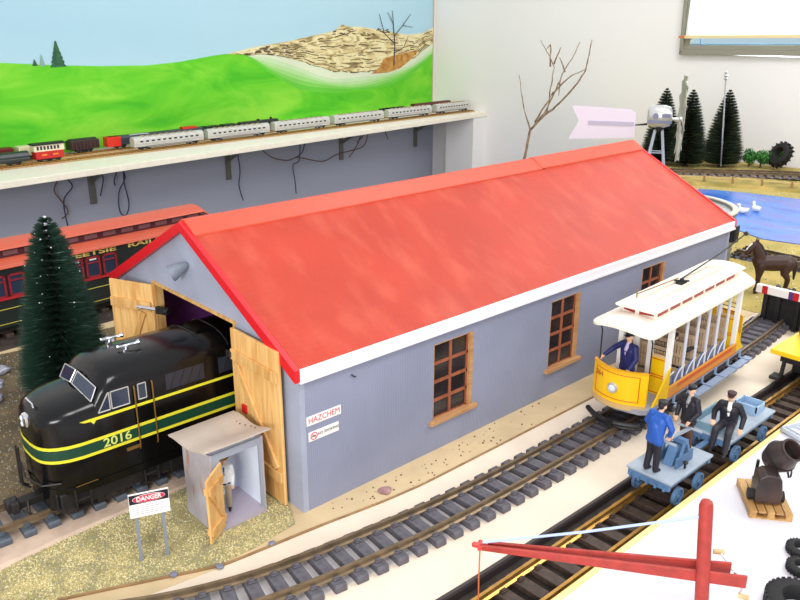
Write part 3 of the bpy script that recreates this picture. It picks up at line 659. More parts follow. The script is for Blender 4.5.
# door leaves
def leaf(hx, hy, wd, ang, latch, mirror):
    T_ = Matrix.Translation((hx, hy, 0)) @ Matrix.Rotation(ang, 4, 'Z')
    g = G(T_); n = 5; zb, zt_ = .02, 1.19; pw = wd/n
    for k in range(n): g.box(k*pw+.002, (k+1)*pw-.002, -.012, .012, zb, zt_)
    g.box(0, wd, -.008, .008, zb+.01, zt_-.01)
    o = g.obj('door_leaf', m_pine, sd, bevel=.003)
    s_ = -1 if mirror else 1; y0, y1 = sorted((s_*.012, s_*.032))
    for z in (.96, .2):
        b = G(T_); b.box(.015, wd-.01, y0, y1, z, z+.08); b.obj('door_ledge', m_pineh, o, bevel=.003)
    b = G(T_); b.bar((wd-.06, s_*.022, .3) if latch else (.07, s_*.022, .94), (.10, s_*.022, .94) if latch else (wd-.06, s_*.022, .3), .05, .02, up=(0,1,0)); b.obj('door_brace', m_pineh, o, bevel=.003)
    return o, T_
lo, T1 = leaf(OX0+.0, -.02, .44, math.atan2(-.18, -.39), True, False)
g = G(T1); g.box(-.06, .12, .034, .05, .985, 1.015); g.cyl((-.10,.055,1.0), (.13,.055,1.0), .013); g.cyl((.09,.055,1.0), (.09,.085,.985), .008); g.obj('bolt', m_chrome, lo)
g = G(T1); g.box(-.17, -.07, .035, .075, .972, 1.028); g.cyl((-.19,.055,1.0), (-.15,.055,1.0), .028); g.obj('bolt_keeper', m_dark, lo)
ro, T2 = leaf(-.735, -.045, .6, R(-.5), False, True)
g = G(T2); g.box(-.025, .03, -.045, -.03, .98, 1.02); g.obj('hinge', m_iron, ro)
g = G(T2); g.box(.12, .17, -.03, -.012, .58, .64, T=None); g.obj('red_tag', m_redp, ro)
# gable lamp
lp = G(); lp.rings([((-1.38,.0,1.50),.012), ((-1.385,-.02,1.495),.03), ((-1.405,-.06,1.475),.045), ((-1.43,-.11,1.445),.066), ((-1.435,-.12,1.44),.068)], 18, caps=False)
lp.rings([((-1.4352,-.1205,1.44),.058), ((-1.405,-.06,1.475),.036)], 18)
lp.obj('gable_lamp', mat('grey_lamp', (120,128,140), .5, var=.15, vscale=100), sd, smooth=True)
# notices on the long wall
def plate(y0, y1, z0, z1, sl2, label=None):
    n = thing('warning_notice', label, 'sign'); g = G(); g.prism([(y0,z0+sl2),(y1,z0),(y1,z1),(y0,z1+sl2)], .001, .006, 'x'); g.obj('plate', m_white, n); return n
n1 = plate(.05, .343, .659, .727, .0, 'white notice reading HAZCHEM on the grey shed wall')
m_pinkr = mat('notice_red', (214,74,96), .5)
text('HAZCHEM', .062, (.0068, .197, .693), FX, m_pinkr, n1, sx=.92, off=.0)
n2 = plate(.062, .32, .537, .607, .0, 'smaller white no smoking notice below the hazchem notice')
text('NO SMOKING', .029, (.0068, .228, .574), FX, mat('notice_black', (30,30,34), .5), n2, sx=.98)
g = G()
ring = [(.0068, .105+.026*math.cos(t), .572+.026*math.sin(t)) for t in [k*math.pi/12 for k in range(25)]]
g.tube(ring, .0035, 5); g.bar((.0068,.088,.59), (.0068,.122,.554), .004, .004); g.obj('prohibition_ring', m_pinkr, n2)
g = G(); g.box(.006,.008,.09,.12,.568,.576); g.obj('cigarette', mat('notice_black', (0,0,0)), n2)
# black box at the far corner
tag(G().box(-.04, .05, L_+.045, L_+.13, .84, 1.04).obj('junction_box', m_dark, bevel=.01), 'small black box at the far roof corner of the shed', 'box')

# ------------------------------------------------------------------ black diesel locomotive
lc = thing('diesel_locomotive', 'black diesel locomotive number 2016 with yellow and green stripes leaving the shed', 'model locomotive', (-1.195, 0, 0))
def half(y):     # plan half width of the body
    P = [(-1.475,.13),(-1.45,.185),(-1.41,.225),(-1.36,.255),(-1.3,.278),(-1.22,.292),(-1.12,.298),(-1.0,.3),(9,.3)]
    for (a, wa), (b, wb_) in zip(P, P[1:]):
        if a <= y <= b: return wa+(wb_-wa)*(y-a)/(b-a)
    return .13
def lsec(y, hw, zb, zs, zt, n=9):
    pts = [(-hw, y, zb), (-hw, y, zs)]
    for k in range(1, n):
        t = math.pi*(1-k/n); pts.append((hw*math.copysign(abs(math.cos(t))**.8, math.cos(t)), y, zs+(zt-zs)*math.sin(t)**.85))
    return pts+[(hw, y, zs), (hw, y, zb)]
secs = [(-1.368,.12,.34,.60,.66), (-1.358,.16,.27,.69,.76), (-1.34,.195,.25,.735,.81), (-1.31,.23,.24,.76,.84), (-1.27,.258,.24,.775,.855), (-1.21,.283,.24,.785,.87), (-1.13,.297,.24,.795,.885), (-1.01,.3,.24,.80,.895), (-1.005,.3,.24,.802,.90),
        (-.96,.3,.24,.88,.975), (-.92,.3,.24,.91,1.02), (-.89,.3,.24,.92,1.045), (-.83,.3,.24,.925,1.06), (-.7,.3,.24,.93,1.068), (-.4,.3,.24,.93,1.068), (1.6,.3,.24,.93,1.068)]
g = G(); g.loft([lsec(*q) for q in secs]); lbody = g.obj('body', m_black, lc, smooth=True)
def ribbon(g, z0, z1, off, ya=-1.368, yb=1.58, wrap=True):
    ys = [y for y in [-1.368,-1.363,-1.358,-1.35,-1.34,-1.325,-1.31,-1.29,-1.27,-1.24,-1.21,-1.17,-1.13,-1.06,-1.0,0,1.58] if ya <= y <= yb]
    if ys[0] > ya: ys.insert(0, ya)
    hw = lambda y: [s[1] for s in secs][0] if y < -1.367 else (lambda S_: S_)(next((a[1]+(b[1]-a[1])*(y-a[0])/(b[0]-a[0]) for a, b in zip(secs, secs[1:]) if a[0] <= y <= b[0]), .3))
    right = [(hw(y)+off, y) for y in ys]; left = [(-x, y) for x, y in right][::-1]
    if wrap: path = left+[(-.06, ya-off-.004), (.06, ya-off-.004)]+right; g.loft([[(x, y, z0), (x, y, z1)] for x, y in path], closed=False, caps=False)
    else:
        for P in (left, right): g.loft([[(x, y, z0), (x, y, z1)] for x, y in P], closed=False, caps=False)
for z0, z1, m, nm in ((.490,.512,m_yel,'yellow_stripe'), (.512,.586,m_green,'green_band'), (.586,.608,m_yel,'yellow_stripe')):
    g = G(); ribbon(g, z0, z1, .004); o = g.obj(nm, m, lc); q = o.modifiers.new('s', 'SOLIDIFY'); q.thickness = .0004; q.offset = 0
g = G(); ribbon(g, .738, .758, .004, ya=-1.05, wrap=False); o = g.obj('yellow_stripe', m_yel, lc); q = o.modifiers.new('s', 'SOLIDIFY'); q.thickness = .0004; q.offset = 0
g = G()
for sx in (-1, 1): g.prism([(-1.05,.758),(-1.05,.738),(-1.09,.742),(-1.12,.756),(-1.08,.757)], sx*.3, sx*.3045, 'x'); g.prism([(-1.05,.74),(-1.03,.715),(-1.01,.74)], sx*.3, sx*.3045, 'x')
g.obj('stripe_tip', m_yel, lc)
text('2016', .09, (.3062, -.885, .549), FX, mat('number_yellow', (204,214,110), .5), lc, name='number', sx=1.12, off=.0014)
# skirt and underframe
g = G(); g.box(-.27, .27, -1.3, 1.5, .14, .26); g.box(-.24, .24, -1.32, -1.3, .14, .26)
for y in (-.35, .1): g.box(.25, .285, y-.17, y+.17, .12, .24); g.box(-.285, -.25, y-.17, y+.17, .12, .24)
g.obj('underframe', m_dark, lc, bevel=.01)
g = G(); ribbon(g, .25, .30, .006); o = g.obj('skirt', m_black, lc); q = o.modifiers.new('s', 'SOLIDIFY'); q.thickness = .001
def bogie(y0, parent):
    o = G().box(-.19, .19, y0-.12, y0+.12, .15, .2).obj('bogie', m_iron, parent)
    for sx in (-1, 1):
        b = G()
        b.box(sx*.21-.015, sx*.21+.015, y0-.36, y0+.36, .11, .19); b.box(sx*.22-.012, sx*.22+.012, y0-.1, y0+.1, .08, .23)
        for yy in (-.27, 0, .27):
            b.box(sx*.23-.02, sx*.23+.02, y0+yy-.045, y0+yy+.045, .09, .18)
            b.cyl((sx*.25, y0+yy, .135), (sx*.262, y0+yy, .135), .025, n=10)
            for q_ in (-.02, .02): b.cyl((sx*.262, y0+yy+q_, .15), (sx*.268, y0+yy+q_, .15), .006, n=6)
        b.obj('bogie_sideframe', m_iron, o)
    for yy in (-.27, 0, .27):
        ww = G(); ww.lathe((0, y0+yy, .16), [(.02,-.18),(.062,-.155),(.062,-.15),(.072,-.148),(.072,-.135),(.02,-.13),(.02,.13),(.072,.135),(.072,.148),(.062,.15),(.062,.155),(.02,.18)], (1,0,0), 18); ww.obj('wheelset', mat('wheel_steel', (90,86,84), .35, metal=.6), o)
bogie(-.95, lc); bogie(1.0, lc)
# pilot, coupler, steps
g = G(); g.prism([(-.17,-1.34),(.17,-1.34),(.24,-1.25),(-.24,-1.25)], .115, .25, 'z'); g.obj('pilot', m_black, lc)
g = G(Matrix.Translation((0,.06,0))); g.box(-.035, .035, -1.56, -1.38, .13, .19); g.box(-.055, .03, -1.63, -1.55, .12, .2); g.box(.03, .06, -1.61, -1.56, .12, .2); g.cyl((0,-1.58,.11),(0,-1.58,.21),.025); g.obj('coupler', m_iron, lc, bevel=.006)
g = G(Matrix.Translation((0,.06,0))); g.tube([(.03,-1.5,.17),(.09,-1.52,.12),(.1,-1.5,.09)], .01); g.obj('brake_hose', m_iron, lc)
g = G(Matrix.Translation((0,.10,0)))
for x in (-.15, -.19): g.tube([(x,-1.50,.49),(x,-1.505,.2),(x,-1.46,.16)], .008)
g.tube([(-.20,-1.48,.34),(0,-1.52,.33),(.2,-1.48,.34),(.27,-1.38,.35)], .006); g.obj('front_grab_rail', m_iron, lc)
g = G(); g.box(.299, .302, -1.2, -1.05, .30, .305); g.obj('step_light', m_gold, lc)
for sx in (-1, 1):
    g = G()
    for y in (-1.16, -.67):
        g = G()
        for z in (.12, .19): g.box(sx*.25, sx*.30, y-.05, y+.05, z, z+.01)
        g.box(sx*.29, sx*.30, y-.055, y-.045, .12, .28); g.box(sx*.29, sx*.30, y+.045, y+.055, .12, .28)
        g.obj('steps', m_iron, lc)
# headlight
g = G(Matrix.Translation((0,.095,.0))); g.box(-.045, .045, -1.475, -1.42, .70, .79); g.obj('headlight_housing', m_chrome, lc, bevel=.02)
g = G(Matrix.Translation((0,.095,.0)))
for z in (.725, .765): g.lathe((0, -1.478, z), [(.02,0),(.017,-.006),(.004,-.01)], (0,1,0), 12)
g.obj('lens', mat('lens_glass', (220,230,240), .05, spec=1), lc)
g = G(Matrix.Translation((0,.08,-.015))); g.tube([(-.07,-1.40,.86),(-.06,-1.40,.885),(.06,-1.40,.885),(.07,-1.40,.86)], .006); g.obj('nose_grab', m_chrome, lc)
# windscreen and side windows with bright frames
def pane(q, name='window'):
    P = [Vector(p) for p in q]; nrm = (P[1]-P[0]).cross(P[3]-P[0]).normalized(); c = sum(P, Vector())/4
    g = G(); A_ = [p+nrm*.002 for p in P]; B_ = [p+nrm*.007 for p in P]
    g.loft([A_, B_]); o = g.obj(name, m_glassd, lc)
    f = G(); ring = [c+(p-c)*1.03+nrm*.006 for p in P]
    for a, b in zip(ring, ring[1:]+ring[:1]): f.tube([a, b], .0045, 5)
    f.obj('window_rim', m_silver, o)
for sx in (-1, 1):
    a = (sx*.018,-1.022,.90); b = (sx*.262,-1.003,.85); c = (sx*.255,-.958,.935); d = (sx*.018,-.976,.975)
    q = [a, b, c, d] if sx == 1 else [b, a, d, c]
    pane([(p[0], p[1]-.008, p[2]+.010) for p in q])
for sx in (-1, 1):
    q = [(sx*.3,-.895,.785),(sx*.3,-.775,.785),(sx*.3,-.775,.905),(sx*.3,-.895,.905)]; pane(q if sx == 1 else [q[1],q[0],q[3],q[2]], 'cab_window')
    q = [(sx*.3,-.99,.785),(sx*.3,-.91,.785),(sx*.3,-.91,.905),(sx*.3,-.915,.905)]; pane(q if sx == 1 else [q[1],q[0],q[3],q[2]], 'quarter_window')
    q = [(sx*.3,-.705,.79),(sx*.3,-.65,.79),(sx*.3,-.65,.9),(sx*.3,-.705,.9)]; pane(q if sx == 1 else [q[1],q[0],q[3],q[2]], 'door_window')
    for y in (-.735, -.605):
        g = G(); g.tube([(sx*.305,y,.90),(sx*.315,y,.88),(sx*.315,y,.44),(sx*.305,y,.42)], .005); g.obj('handrail', m_gold, lc)
    g = G(); g.box(sx*.3-.002, sx*.3+.002, -.725, -.615, .28, .91); g.obj('cab_door', m_black, lc, bevel=.002)
    for k in range(5):
        y = -.5+k*.42; g = G(); g.box(sx*.3-.003, sx*.3+.003, y, y+.3, .79, .91)
        o = g.obj('side_grille', mat('grille_grey', (42,44,54), .35), lc)
        g = G()
        for j in range(4): g.bar((sx*.304,y+.03+j*.07,.80), (sx*.304,y+.08+j*.07,.91), .004, .006, up=(1,0,0))
        g.obj('grille_bars', m_iron, o)
g = G(); g.box(.300, .304, -.83, -.73, .43, .455); g.obj('builder_plate', m_gold, lc)
# roof hatches and horns
for y in (-.16, .02, .45):
    g = G(); pts = []
    for k in range(9):
        t = math.pi*(1-(k+1)/10); pts.append((.3*math.copysign(abs(math.cos(t))**.8, math.cos(t)), y, .93+.138*math.sin(t)**.85+.003))
    g.tube(pts, .005, 5); g.obj('roof_rib', m_black, lc)
g = G(); g.box(-.10, .10, -.13, .0, 1.06, 1.08); g.obj('roof_hatch', m_black, lc)
for x, y in ((-.15,-.68), (.055,-.65)):
    g = G(Matrix.Translation((x,y,1.055)) @ Matrix.Scale(.78,4) @ Matrix.Translation((-x,-y,-1.09))); g.cyl((x,y,1.08),(x,y,1.13),.018); g.rings([((x-.02,y-.075,1.135),.022),((x-.015,y-.05,1.137),.011),((x,y,1.142),.011),((x+.02,y+.08,1.15),.012),((x+.028,y+.115,1.155),.028),((x+.03,y+.12,1.156),.024)], 12)
    g.cyl((x+.03,y-.03,1.07),(x+.03,y-.03,1.12),.02)
    g.obj('horn', m_chrome, lc, smooth=True)

# ------------------------------------------------------------------ figures
FIG = 0
def figure(name, label, loc, rz, H, J, cols, hat=None, extra=None, cat='person', voxel=.0052):
    """J: joints in body heights; cols: material per region"""
    root = thing(name, label, cat, loc, rz)
    V = lambda k: Vector(J[k])
    mats = []; 
    def mi(m):
        if m not in mats: mats.append(m)
        return mats.index(m)
    parts = []      # (spheres, material)
    def cap(sph, m): parts.append(([(Vector(p), r) for p, r in sph], mi(m)))
    pel, che, nek, hd = V('pelvis'), V('chest'), V('neck'), V('head')
    side = (V('shL')-V('shR')).normalized(); fwd = side.cross((nek-pel).normalized()).normalized()   # figure faces fwd
    c_t, c_l, c_s = cols['top'], cols['legs'], cols['shoes']
    cap([(pel+side*.05,.068),(pel-side*.05,.068),(che+side*.052,.075),(che-side*.052,.075)], c_t)
    cap([(che+side*.05,.06),(che-side*.05,.06),(nek-(nek-che).normalized()*.015,.04)], c_t)
    cap([(V('shL'),.045),(V('shR'),.045),(nek-(nek-che)*.25,.045)], c_t)
    cap([(nek,.032),(hd,.03)], m_skin)
    hf = Vector(J.get('face', fwd)).normalized(); hs = hf.cross(Vector((0,0,1))).normalized()
    cap([(hd+Vector((0,0,.018)),.052),(hd+Vector((0,0,-.01))+hf*.008,.043),(hd+Vector((0,0,-.04))+hf*.02,.026)], m_skin)
    cap([(hd+hf*.05+Vector((0,0,.005)),.008),(hd+hf*.062+Vector((0,0,-.008)),.010)], m_skin)     # nose
    for sg in (-1, 1): cap([(hd+hs*sg*.05+Vector((0,0,.008)),.010),(hd+hs*sg*.052+Vector((0,0,-.012)),.008)], m_skin)  # ears
    if cols.get('hair'): cap([(hd-hf*.016+Vector((0,0,.022)),.051),(hd-hf*.03+Vector((0,0,-.01)),.036)], cols['hair'])
    if cols.get('shirt'): cap([(che+fwd*.042+Vector((0,0,-.06)),.028),(che+fwd*.048+Vector((0,0,.03)),.032),(nek+fwd*.02,.028)], cols['shirt'])
    if cols.get('tie'): cap([(che+fwd*.078+Vector((0,0,-.03)),.009),(nek+fwd*.05+Vector((0,0,-.025)),.009)], cols['tie'])
    for s_ in 'LR':
        sh_, el, wr, hp, kn, an = (V(k+s_) for k in ('sh','el','wr','hip','kn','an'))
        cap([(sh_,.05),(el,.040)], cols.get('sleeve', c_t)); cap([(el,.040),(wr,.030)], cols.get('sleeve', c_t))
        cap([(hp+(kn-hp)*.12,.060),(kn,.050)], c_l); cap([(kn,.050),(an,.040)], c_l)
        toe = Vector(J.get('toe'+s_, an+fwd*.085+Vector((0,0,-.022)))); heel = an+(toe-an)*-.15+Vector((0,0,-.026))
        cap([(heel,.024),(toe,.021),(an,.028)], c_s)
        # hand: palm, four bent fingers of unequal length, thumb
        d = (wr-el).normalized(); d = Vector(J.get('hand'+s_, d)).normalized(); pn = Vector(J.get('palm'+s_, (0,0,-1)))
        ac = d.cross(pn)
        if ac.length < .1: ac = d.cross(side)
        ac.normalize(); pn = ac.cross(d).normalized()
        sc = 1.25
        cap([(wr,.017),(wr+d*.02*sc+ac*.014,.0135),(wr+d*.02*sc-ac*.014,.0135),(wr+d*.042*sc+ac*.018,.0115),(wr+d*.042*sc-ac*.018,.0115)], m_skin)
        for k, ln in enumerate((.022,.028,.026,.019)):
            b0 = wr+d*.046*sc+ac*(-.021+k*.014); b1 = b0+(d*.9+pn*.35).normalized()*ln*sc*.8; b2 = b1+(d*.45+pn*.9).normalized()*ln*sc*.6
            cap([(b0,.0075),(b1,.007)], m_skin); cap([(b1,.007),(b2,.006)], m_skin)
        t0 = wr+d*.012+ac*-.016; t1 = t0+(ac*-.8+d*.6+pn*.3).normalized()*.03; t2 = t1+(d+pn*.4).normalized()*.02
        cap([(t0,.009),(t1,.008)], m_skin); cap([(t1,.008),(t2,.007)], m_skin)
    for sph, m in (extra(V, fwd, side) if extra else []): cap(sph, m)
    g = G()
    for sph, _ in parts: g.hull([(p*H, r*H) for p, r in sph], sub=2)
    o = g.obj('body', mats, root)
    md = o.modifiers.new('r', 'REMESH'); md.mode = 'VOXEL'; md.voxel_size = voxel*H*S; md.use_smooth_shade = True
    dg = bpy.context.evaluated_depsgraph_get(); me = bpy.data.meshes.new_from_object(o.evaluated_get(dg))
    o.modifiers.clear(); old = o.data; o.data = me; bpy.data.meshes.remove(old)
    if not me.materials: [me.materials.append(m) for m in mats]
    segs = []
    for sph, k in parts:
        for i in range(len(sph)):
            for j in range(i, len(sph)):
                if i != j or len(sph) == 1: segs.append((sph[i][0], sph[j][0], sph[i][1], sph[j][1], k))
    inv = 1/(S*H); idx = []
    for p in me.polygons:
        c = p.center*inv; best = 1e9; bi = 0
        for a, b, ra, rb, k in segs:
            ab = b-a; L2 = ab.length_squared; t = 0 if L2 == 0 else max(0, min(1, (c-a).dot(ab)/L2))
            dd = abs((c-a-ab*t).length-(ra+(rb-ra)*t))
            if dd < best: best = dd; bi = k
        idx.append(bi)
    me.polygons.foreach_set('material_index', idx); me.polygons.foreach_set('use_smooth', [True]*len(idx))
    # eyes and mouth
    g = G(); T0 = hd*H
    for sg in (-1, 1): g.hull([((hd+hf*.049+hs*sg*.019+Vector((0,0,.012)))*H, .0055*H)], sub=1)
    g.obj('eyes', m_blk, o)
    g = G(); q = hd+hf*.045+Vector((0,0,-.03)); g.bar((q-hs*.014)*H, (q+hs*.014)*H, .006*H, .004*H); g.obj('mouth', mat('lip', (170,90,80), .5), o)
    if hat:
        g = G(); top = hd+Vector((0,0,.03))
        if hat[0] == 'cap':
            g.rings([((top)*H,.055*H),((top+Vector((0,0,.022)))*H,.06*H),((top+Vector((0,0,.04)))*H,.062*H),((top+Vector((0,0,.05)))*H,.045*H)], 16)
            pk = [(top+hf*.045+hs*.045), (top+hf*.085+hs*.022+Vector((0,0,-.008))), (top+hf*.085-hs*.022+Vector((0,0,-.008))), (top+hf*.045-hs*.045)]
            g.loft([[p*H for p in pk], [(p+Vector((0,0,.008)))*H for p in pk]])
        else:
            g.rings([(top*H,.088*H),((top+Vector((0,0,.008)))*H,.09*H),((top+Vector((0,0,.01)))*H,.058*H),((top+Vector((0,0,.035)))*H,.056*H),((top+Vector((0,0,.055)))*H,.04*H)], 18)
        g.obj('hat', hat[1], root, smooth=True)
    return root
def J0(**k):
    J = dict(pelvis=(0,0,.53), chest=(0,0,.72), neck=(0,0,.83), head=(0,0,.92), shL=(.10,0,.79), shR=(-.10,0,.79), elL=(.15,.02,.62), elR=(-.15,.02,.62), wrL=(.15,-.03,.48), wrR=(-.15,-.03,.48),
             hipL=(.05,0,.50), hipR=(-.05,0,.50), knL=(.055,-.01,.28), knR=(-.055,-.01,.28), anL=(.055,.01,.05), anR=(-.055,.01,.05))
    J.update(k); return J
# NB: figures face -Y locally
def coat(m, ln=.40):
    return lambda V, f, s: [([(V('pelvis')+s*.062+Vector((0,0,-.075)),.068),(V('pelvis')-s*.062+Vector((0,0,-.075)),.068),(V('pelvis')+Vector((0,0,.12)),.082)], m)]
# tram driver
FZ = .285

# ------------------------------------------------------------------ open tram
X0, X1 = .535, 1.03; XM = (X0+X1)/2
tm = thing('tram', 'yellow open-sided tram number 364 with cream roof beside the shed', 'tram')
YF, YR = 2.56, 4.56       # dash planes; bodywork between bulkheads 2.95 .. 4.32
g = G(); g.box(X0, X1, YF+.06, YR-.06, .245, .285)
g.prism([(X0,YF+.06),(X0+.05,YF+.01),(XM,YF-.03),(X1-.05,YF+.01),(X1,YF+.06)], .245, .285, 'z'); g.prism([(X0,YR-.06),(X0+.05,YR-.01),(XM,YR+.03),(X1-.05,YR-.01),(X1,YR-.06)], .245, .285, 'z')
g.obj('floor', mat('tram_floor', (150,150,156), .6), tm)
g = G(); g.box(X0+.06, X1-.06, 2.75, 4.35, .13, .245); g.box(X0, X0+.03, 2.9, 4.4, .21, .25); g.box(X1-.03, X1, 2.9, 4.4, .21, .25); g.obj('underframe', m_dark, tm)
for yc in (3.15, 4.05):
    g = G(); g.lathe((.747, yc, .17), [(.01,-.12),(.07,-.115),(.07,-.1),(.08,-.098),(.08,-.09),(.01,-.088),(.01,.088),(.08,.09),(.08,.098),(.07,.1),(.07,.115),(.01,.12)], (1,0,0), 18); g.obj('wheelset', m_iron, tm)
def dash(y, s_):
    def py(x): return y+s_*(-.03+.11*((x-XM+.03)/.25)**2)
    xs = [X0-.025+(X1-X0-.01)*k/10 for k in range(11)]
    g = G(); g.loft([[(x, py(x), .305), (x, py(x), .582), (x, py(x)+s_*.015, .582), (x, py(x)+s_*.015, .305)] for x in xs]); d = g.obj('dash_panel', m_tyel, tm)
    g = G(); g.loft([[(x, py(x)-s_*.008, .578), (x, py(x)-s_*.008, .594), (x, py(x)+s_*.022, .594), (x, py(x)+s_*.022, .578)] for x in xs]); g.obj('dash_rail', mat('dash_rail_yellow', (236,170,20), .4), d)
    g = G(); i0, i1 = 1, 9
    for z in (.555, .335): g.tube([(x, py(x)-s_*.002, z) for x in xs[i0:i1+1]], .0035, 5)
    for k in (i0, i1): g.tube([(xs[k], py(xs[k])-s_*.002, .335), (xs[k], py(xs[k])-s_*.002, .555)], .0035, 5)
    g.obj('lining', m_orange, d)
    g = G(); g.loft([[(x, py(x)-s_*.02, .265), (x, py(x)-s_*.02, .305), (x, py(x)+s_*.02, .305), (x, py(x)+s_*.02, .265)] for x in xs]); g.obj('buffer_beam', mat('beam_cream', (206,170,110), .5), d)
    g = G(); g.tube([(x, py(x)-s_*.05, .15) for x in xs], .022, 8); g.tube([(x, py(x)-s_*.01, .10) for x in xs], .015, 8); g.box(XM-.03, XM+.03, min(py(XM)-s_*.1, py(XM)), max(py(XM)-s_*.1, py(XM)), .13, .17); g.obj('fender', m_dark, d)
    return py, d
py, d1 = dash(YF, 1); dash(YR, -1)
g = G(); g.lathe((.75, py(.75)+.01, .43), [(.043,0),(.046,-.02),(.04,-.03),(.03,-.028)], (0,1,0), 20); g.obj('headlight', m_silver, d1, smooth=True)
g = G(); g.lathe((.75, py(.75)-.016, .43), [(.032,0),(.02,-.006),(.002,-.008)], (0,1,0), 16); g.obj('headlight_lens', mat('lens_glass', (0,0,0)), d1)
text('364', .064, (.60, py(.60)-.004, .505), (R(90),0,R(-18)), mat('number_rust', (190,104,24), .5), d1, name='number', off=.001, sx=.95, ext=.003)
# bulkheads: yellow half panels either side of the gangway
for yb in (2.95, 4.30):
    for a, b in ((X0+.02, XM-.09), (XM+.06, X1-.02)):
        g = G(); g.box(a, b, yb-.012, yb+.012, .285, .62); o = g.obj('bulkhead_panel', m_tyel, tm)
        g = G()
        for z in (.30, .44, .46, .60): g.box(a+.012, b-.012, yb-.015, yb-.011, z, z+.007)
        for x in (a+.012, b-.018): g.box(x, x+.006, yb-.015, yb-.011, .30, .60)
        g.obj('lining', m_orange, o)
        g = G(); g.box(a, b, yb-.016, yb+.016, .62, .635); g.obj('capping', mat('capping_tan', (226,190,140), .5), o)
    for x in (X0+.03, XM-.08, XM+.05, X1-.03):
        g = G(); g.box(x-.022, x+.022, yb-.02, yb+.02, .285, .955); g.obj('post', m_white, tm, bevel=.004)
    for xa, xb in ((X0+.03, XM-.08), (XM+.05, X1-.03)):
        g = G(); g.tube([(xa+.01, yb, .66), (xa+.01, yb, .78)], .003, 5)
        for z in (.68, .72, .76): g.tube([(xa, yb, z), (xb, yb, z)], .004, 5)
        g.obj('window_bars', m_iron, tm)
py_posts = [3.235, 3.45, 3.665, 3.87, 4.08]
for y in py_posts:
    for x in (X0+.03, X1-.03):
        g = G(); g.cyl((x,y,.285), (x,y,.95), .014, .014, 8); g.obj('post', mat('post_grey_white', (206,208,216), .4), tm, smooth=True)
m_slat = mat('bench_slat', (186,160,130), .6, var=.12); m_endp = mat('bench_end_grey', (170,176,190), .5)
for y in py_posts+[3.04]:
    b = thing_b = None
    g = G()
    for k in range(4): g.box(X0+.05, X1-.05, y-.09+k*.028, y-.07+k*.028, .42, .432)
    g.box(X0+.05, X1-.05, y-.09, y+.01, .40, .42)
    o = g.obj('bench_seat', m_slat, tm)
    g = G()
    for k in range(14): x = X0+.06+k*(X1-X0-.13)/13; g.box(x, x+.018, y+.008, y+.02, .46, .66)
    g.box(X0+.05, X1-.05, y+.004, y+.024, .64, .67); g.box(X0+.05, X1-.05, y+.004, y+.024, .54, .56); g.obj('bench_back', m_slat, tm)
    for x in (X0+.035, X1-.035):
        g = G(); arc = [(y-.15,.30),(y-.135,.38),(y-.10,.43),(y-.05,.465),(y+.02,.48),(y+.02,.30)]
        g.prism(arc, x-.008, x+.008, 'x'); g.obj('bench_end', mat('bench_end_blue', (96,112,150), .5), tm)
        g = G(); g.tube([(x+.012 if x > XM else x-.012, a, b_) for a, b_ in arc[:5]], .006, 6); g.obj('bench_rim', mat('post_grey_white', (0,0,0)), tm)
for x0, x1 in ((X0-.005, X0+.015), (X1-.015, X1+.005)):
    g = G(); g.box(x0, x1, 2.97, 4.30, .275, .375); s1 = g.obj('side_sill', mat('sill_gold', (222,150,50), .45), tm)
    if x1 > XM:
        g = G(); g.box(x1, x1+.002, 3.1, 4.2, .335, .37); g.box(x1, x1+.002, 2.98, 4.3, .282, .288); g.obj('sill_band', mat('sill_orange', (214,92,32), .45), s1)
# lower curved platform panels
for ya, yb in ((2.66, 2.95), (4.30, 4.52)):
    g = G(); g.prism([(ya+.03,.285),(yb,.285),(yb,.56),(yb-.06,.50),(yb-.13,.42),(yb-.19,.35),(yb-.24,.31)] if ya < 3 else [(yb-.03,.285),(ya,.285),(ya,.5),(ya+.05,.44),(ya+.12,.34)], X1-.014, X1, 'x'); g.obj('platform_side', m_tyel, tm)
g = G(); g.box(X1+.03, X1+.1, 3.02, 4.5, .185, .2)
for k in range(6): g.box(X1-.02, X1+.1, 3.05+k*.27, 3.07+k*.27, .2, .21); g.box(X1-.0, X1+.015, 3.05+k*.27, 3.07+k*.27, .2, .27)
g.obj('running_board', mat('running_board_grey', (140,158,186), .5), tm)
# roof
def roofsec(y, hw, dz, b):
    pts = []
    for k in range(11): x = hw*(-1+k/5); pts.append((XM+x, y+b*(x/.28)**2, .952+.07*(1-(x/.28)**2)-dz))
    return pts+[(p[0], p[1], p[2]-.02) for p in pts[::-1]]
ys = [(2.43,.20,.022,.09),(2.437,.235,.018,.09),(2.455,.262,.012,.085),(2.49,.276,.005,.075),(2.56,.28,0,.05),(2.7,.28,0,0),(3.6,.28,0,0),(4.33,.28,0,0),(4.46,.28,0,-.04),(4.52,.276,.005,-.06),(4.56,.262,.012,-.07),(4.58,.235,.018,-.075),(4.59,.20,.022,-.08)]
g = G(); g.loft([roofsec(*q) for q in ys]); g.obj('roof', m_cream, tm, smooth=True)
CY0, CY1 = 2.74, 4.40
g = G(); g.loft([[(XM+s_*.15, y, .97),(XM+s_*.15, y, 1.08)] for s_, y in ((-1,CY0+.04),(0,CY0),(1,CY0+.04),(1,CY1-.04),(0,CY1),(-1,CY1-.04),(-1,CY0+.04))], closed=False, caps=False); o = g.obj('clerestory_side', m_cream, tm); q = o.modifiers.new('s','SOLIDIFY'); q.thickness = .002
g = G()
for k in range(7):
    y0 = CY0+.06+k*.216
    g.box(XM+.148, XM+.155, y0, y0+.165, 1.018, 1.068); g.box(XM-.155, XM-.148, y0, y0+.165, 1.018, 1.068)
for s_ in (-1, 1): g.bar((XM+s_*.02,CY0+.003,1.045), (XM+s_*.13,CY0+.034,1.045), .01, .042)
g.obj('clerestory_windows', m_tred, tm)
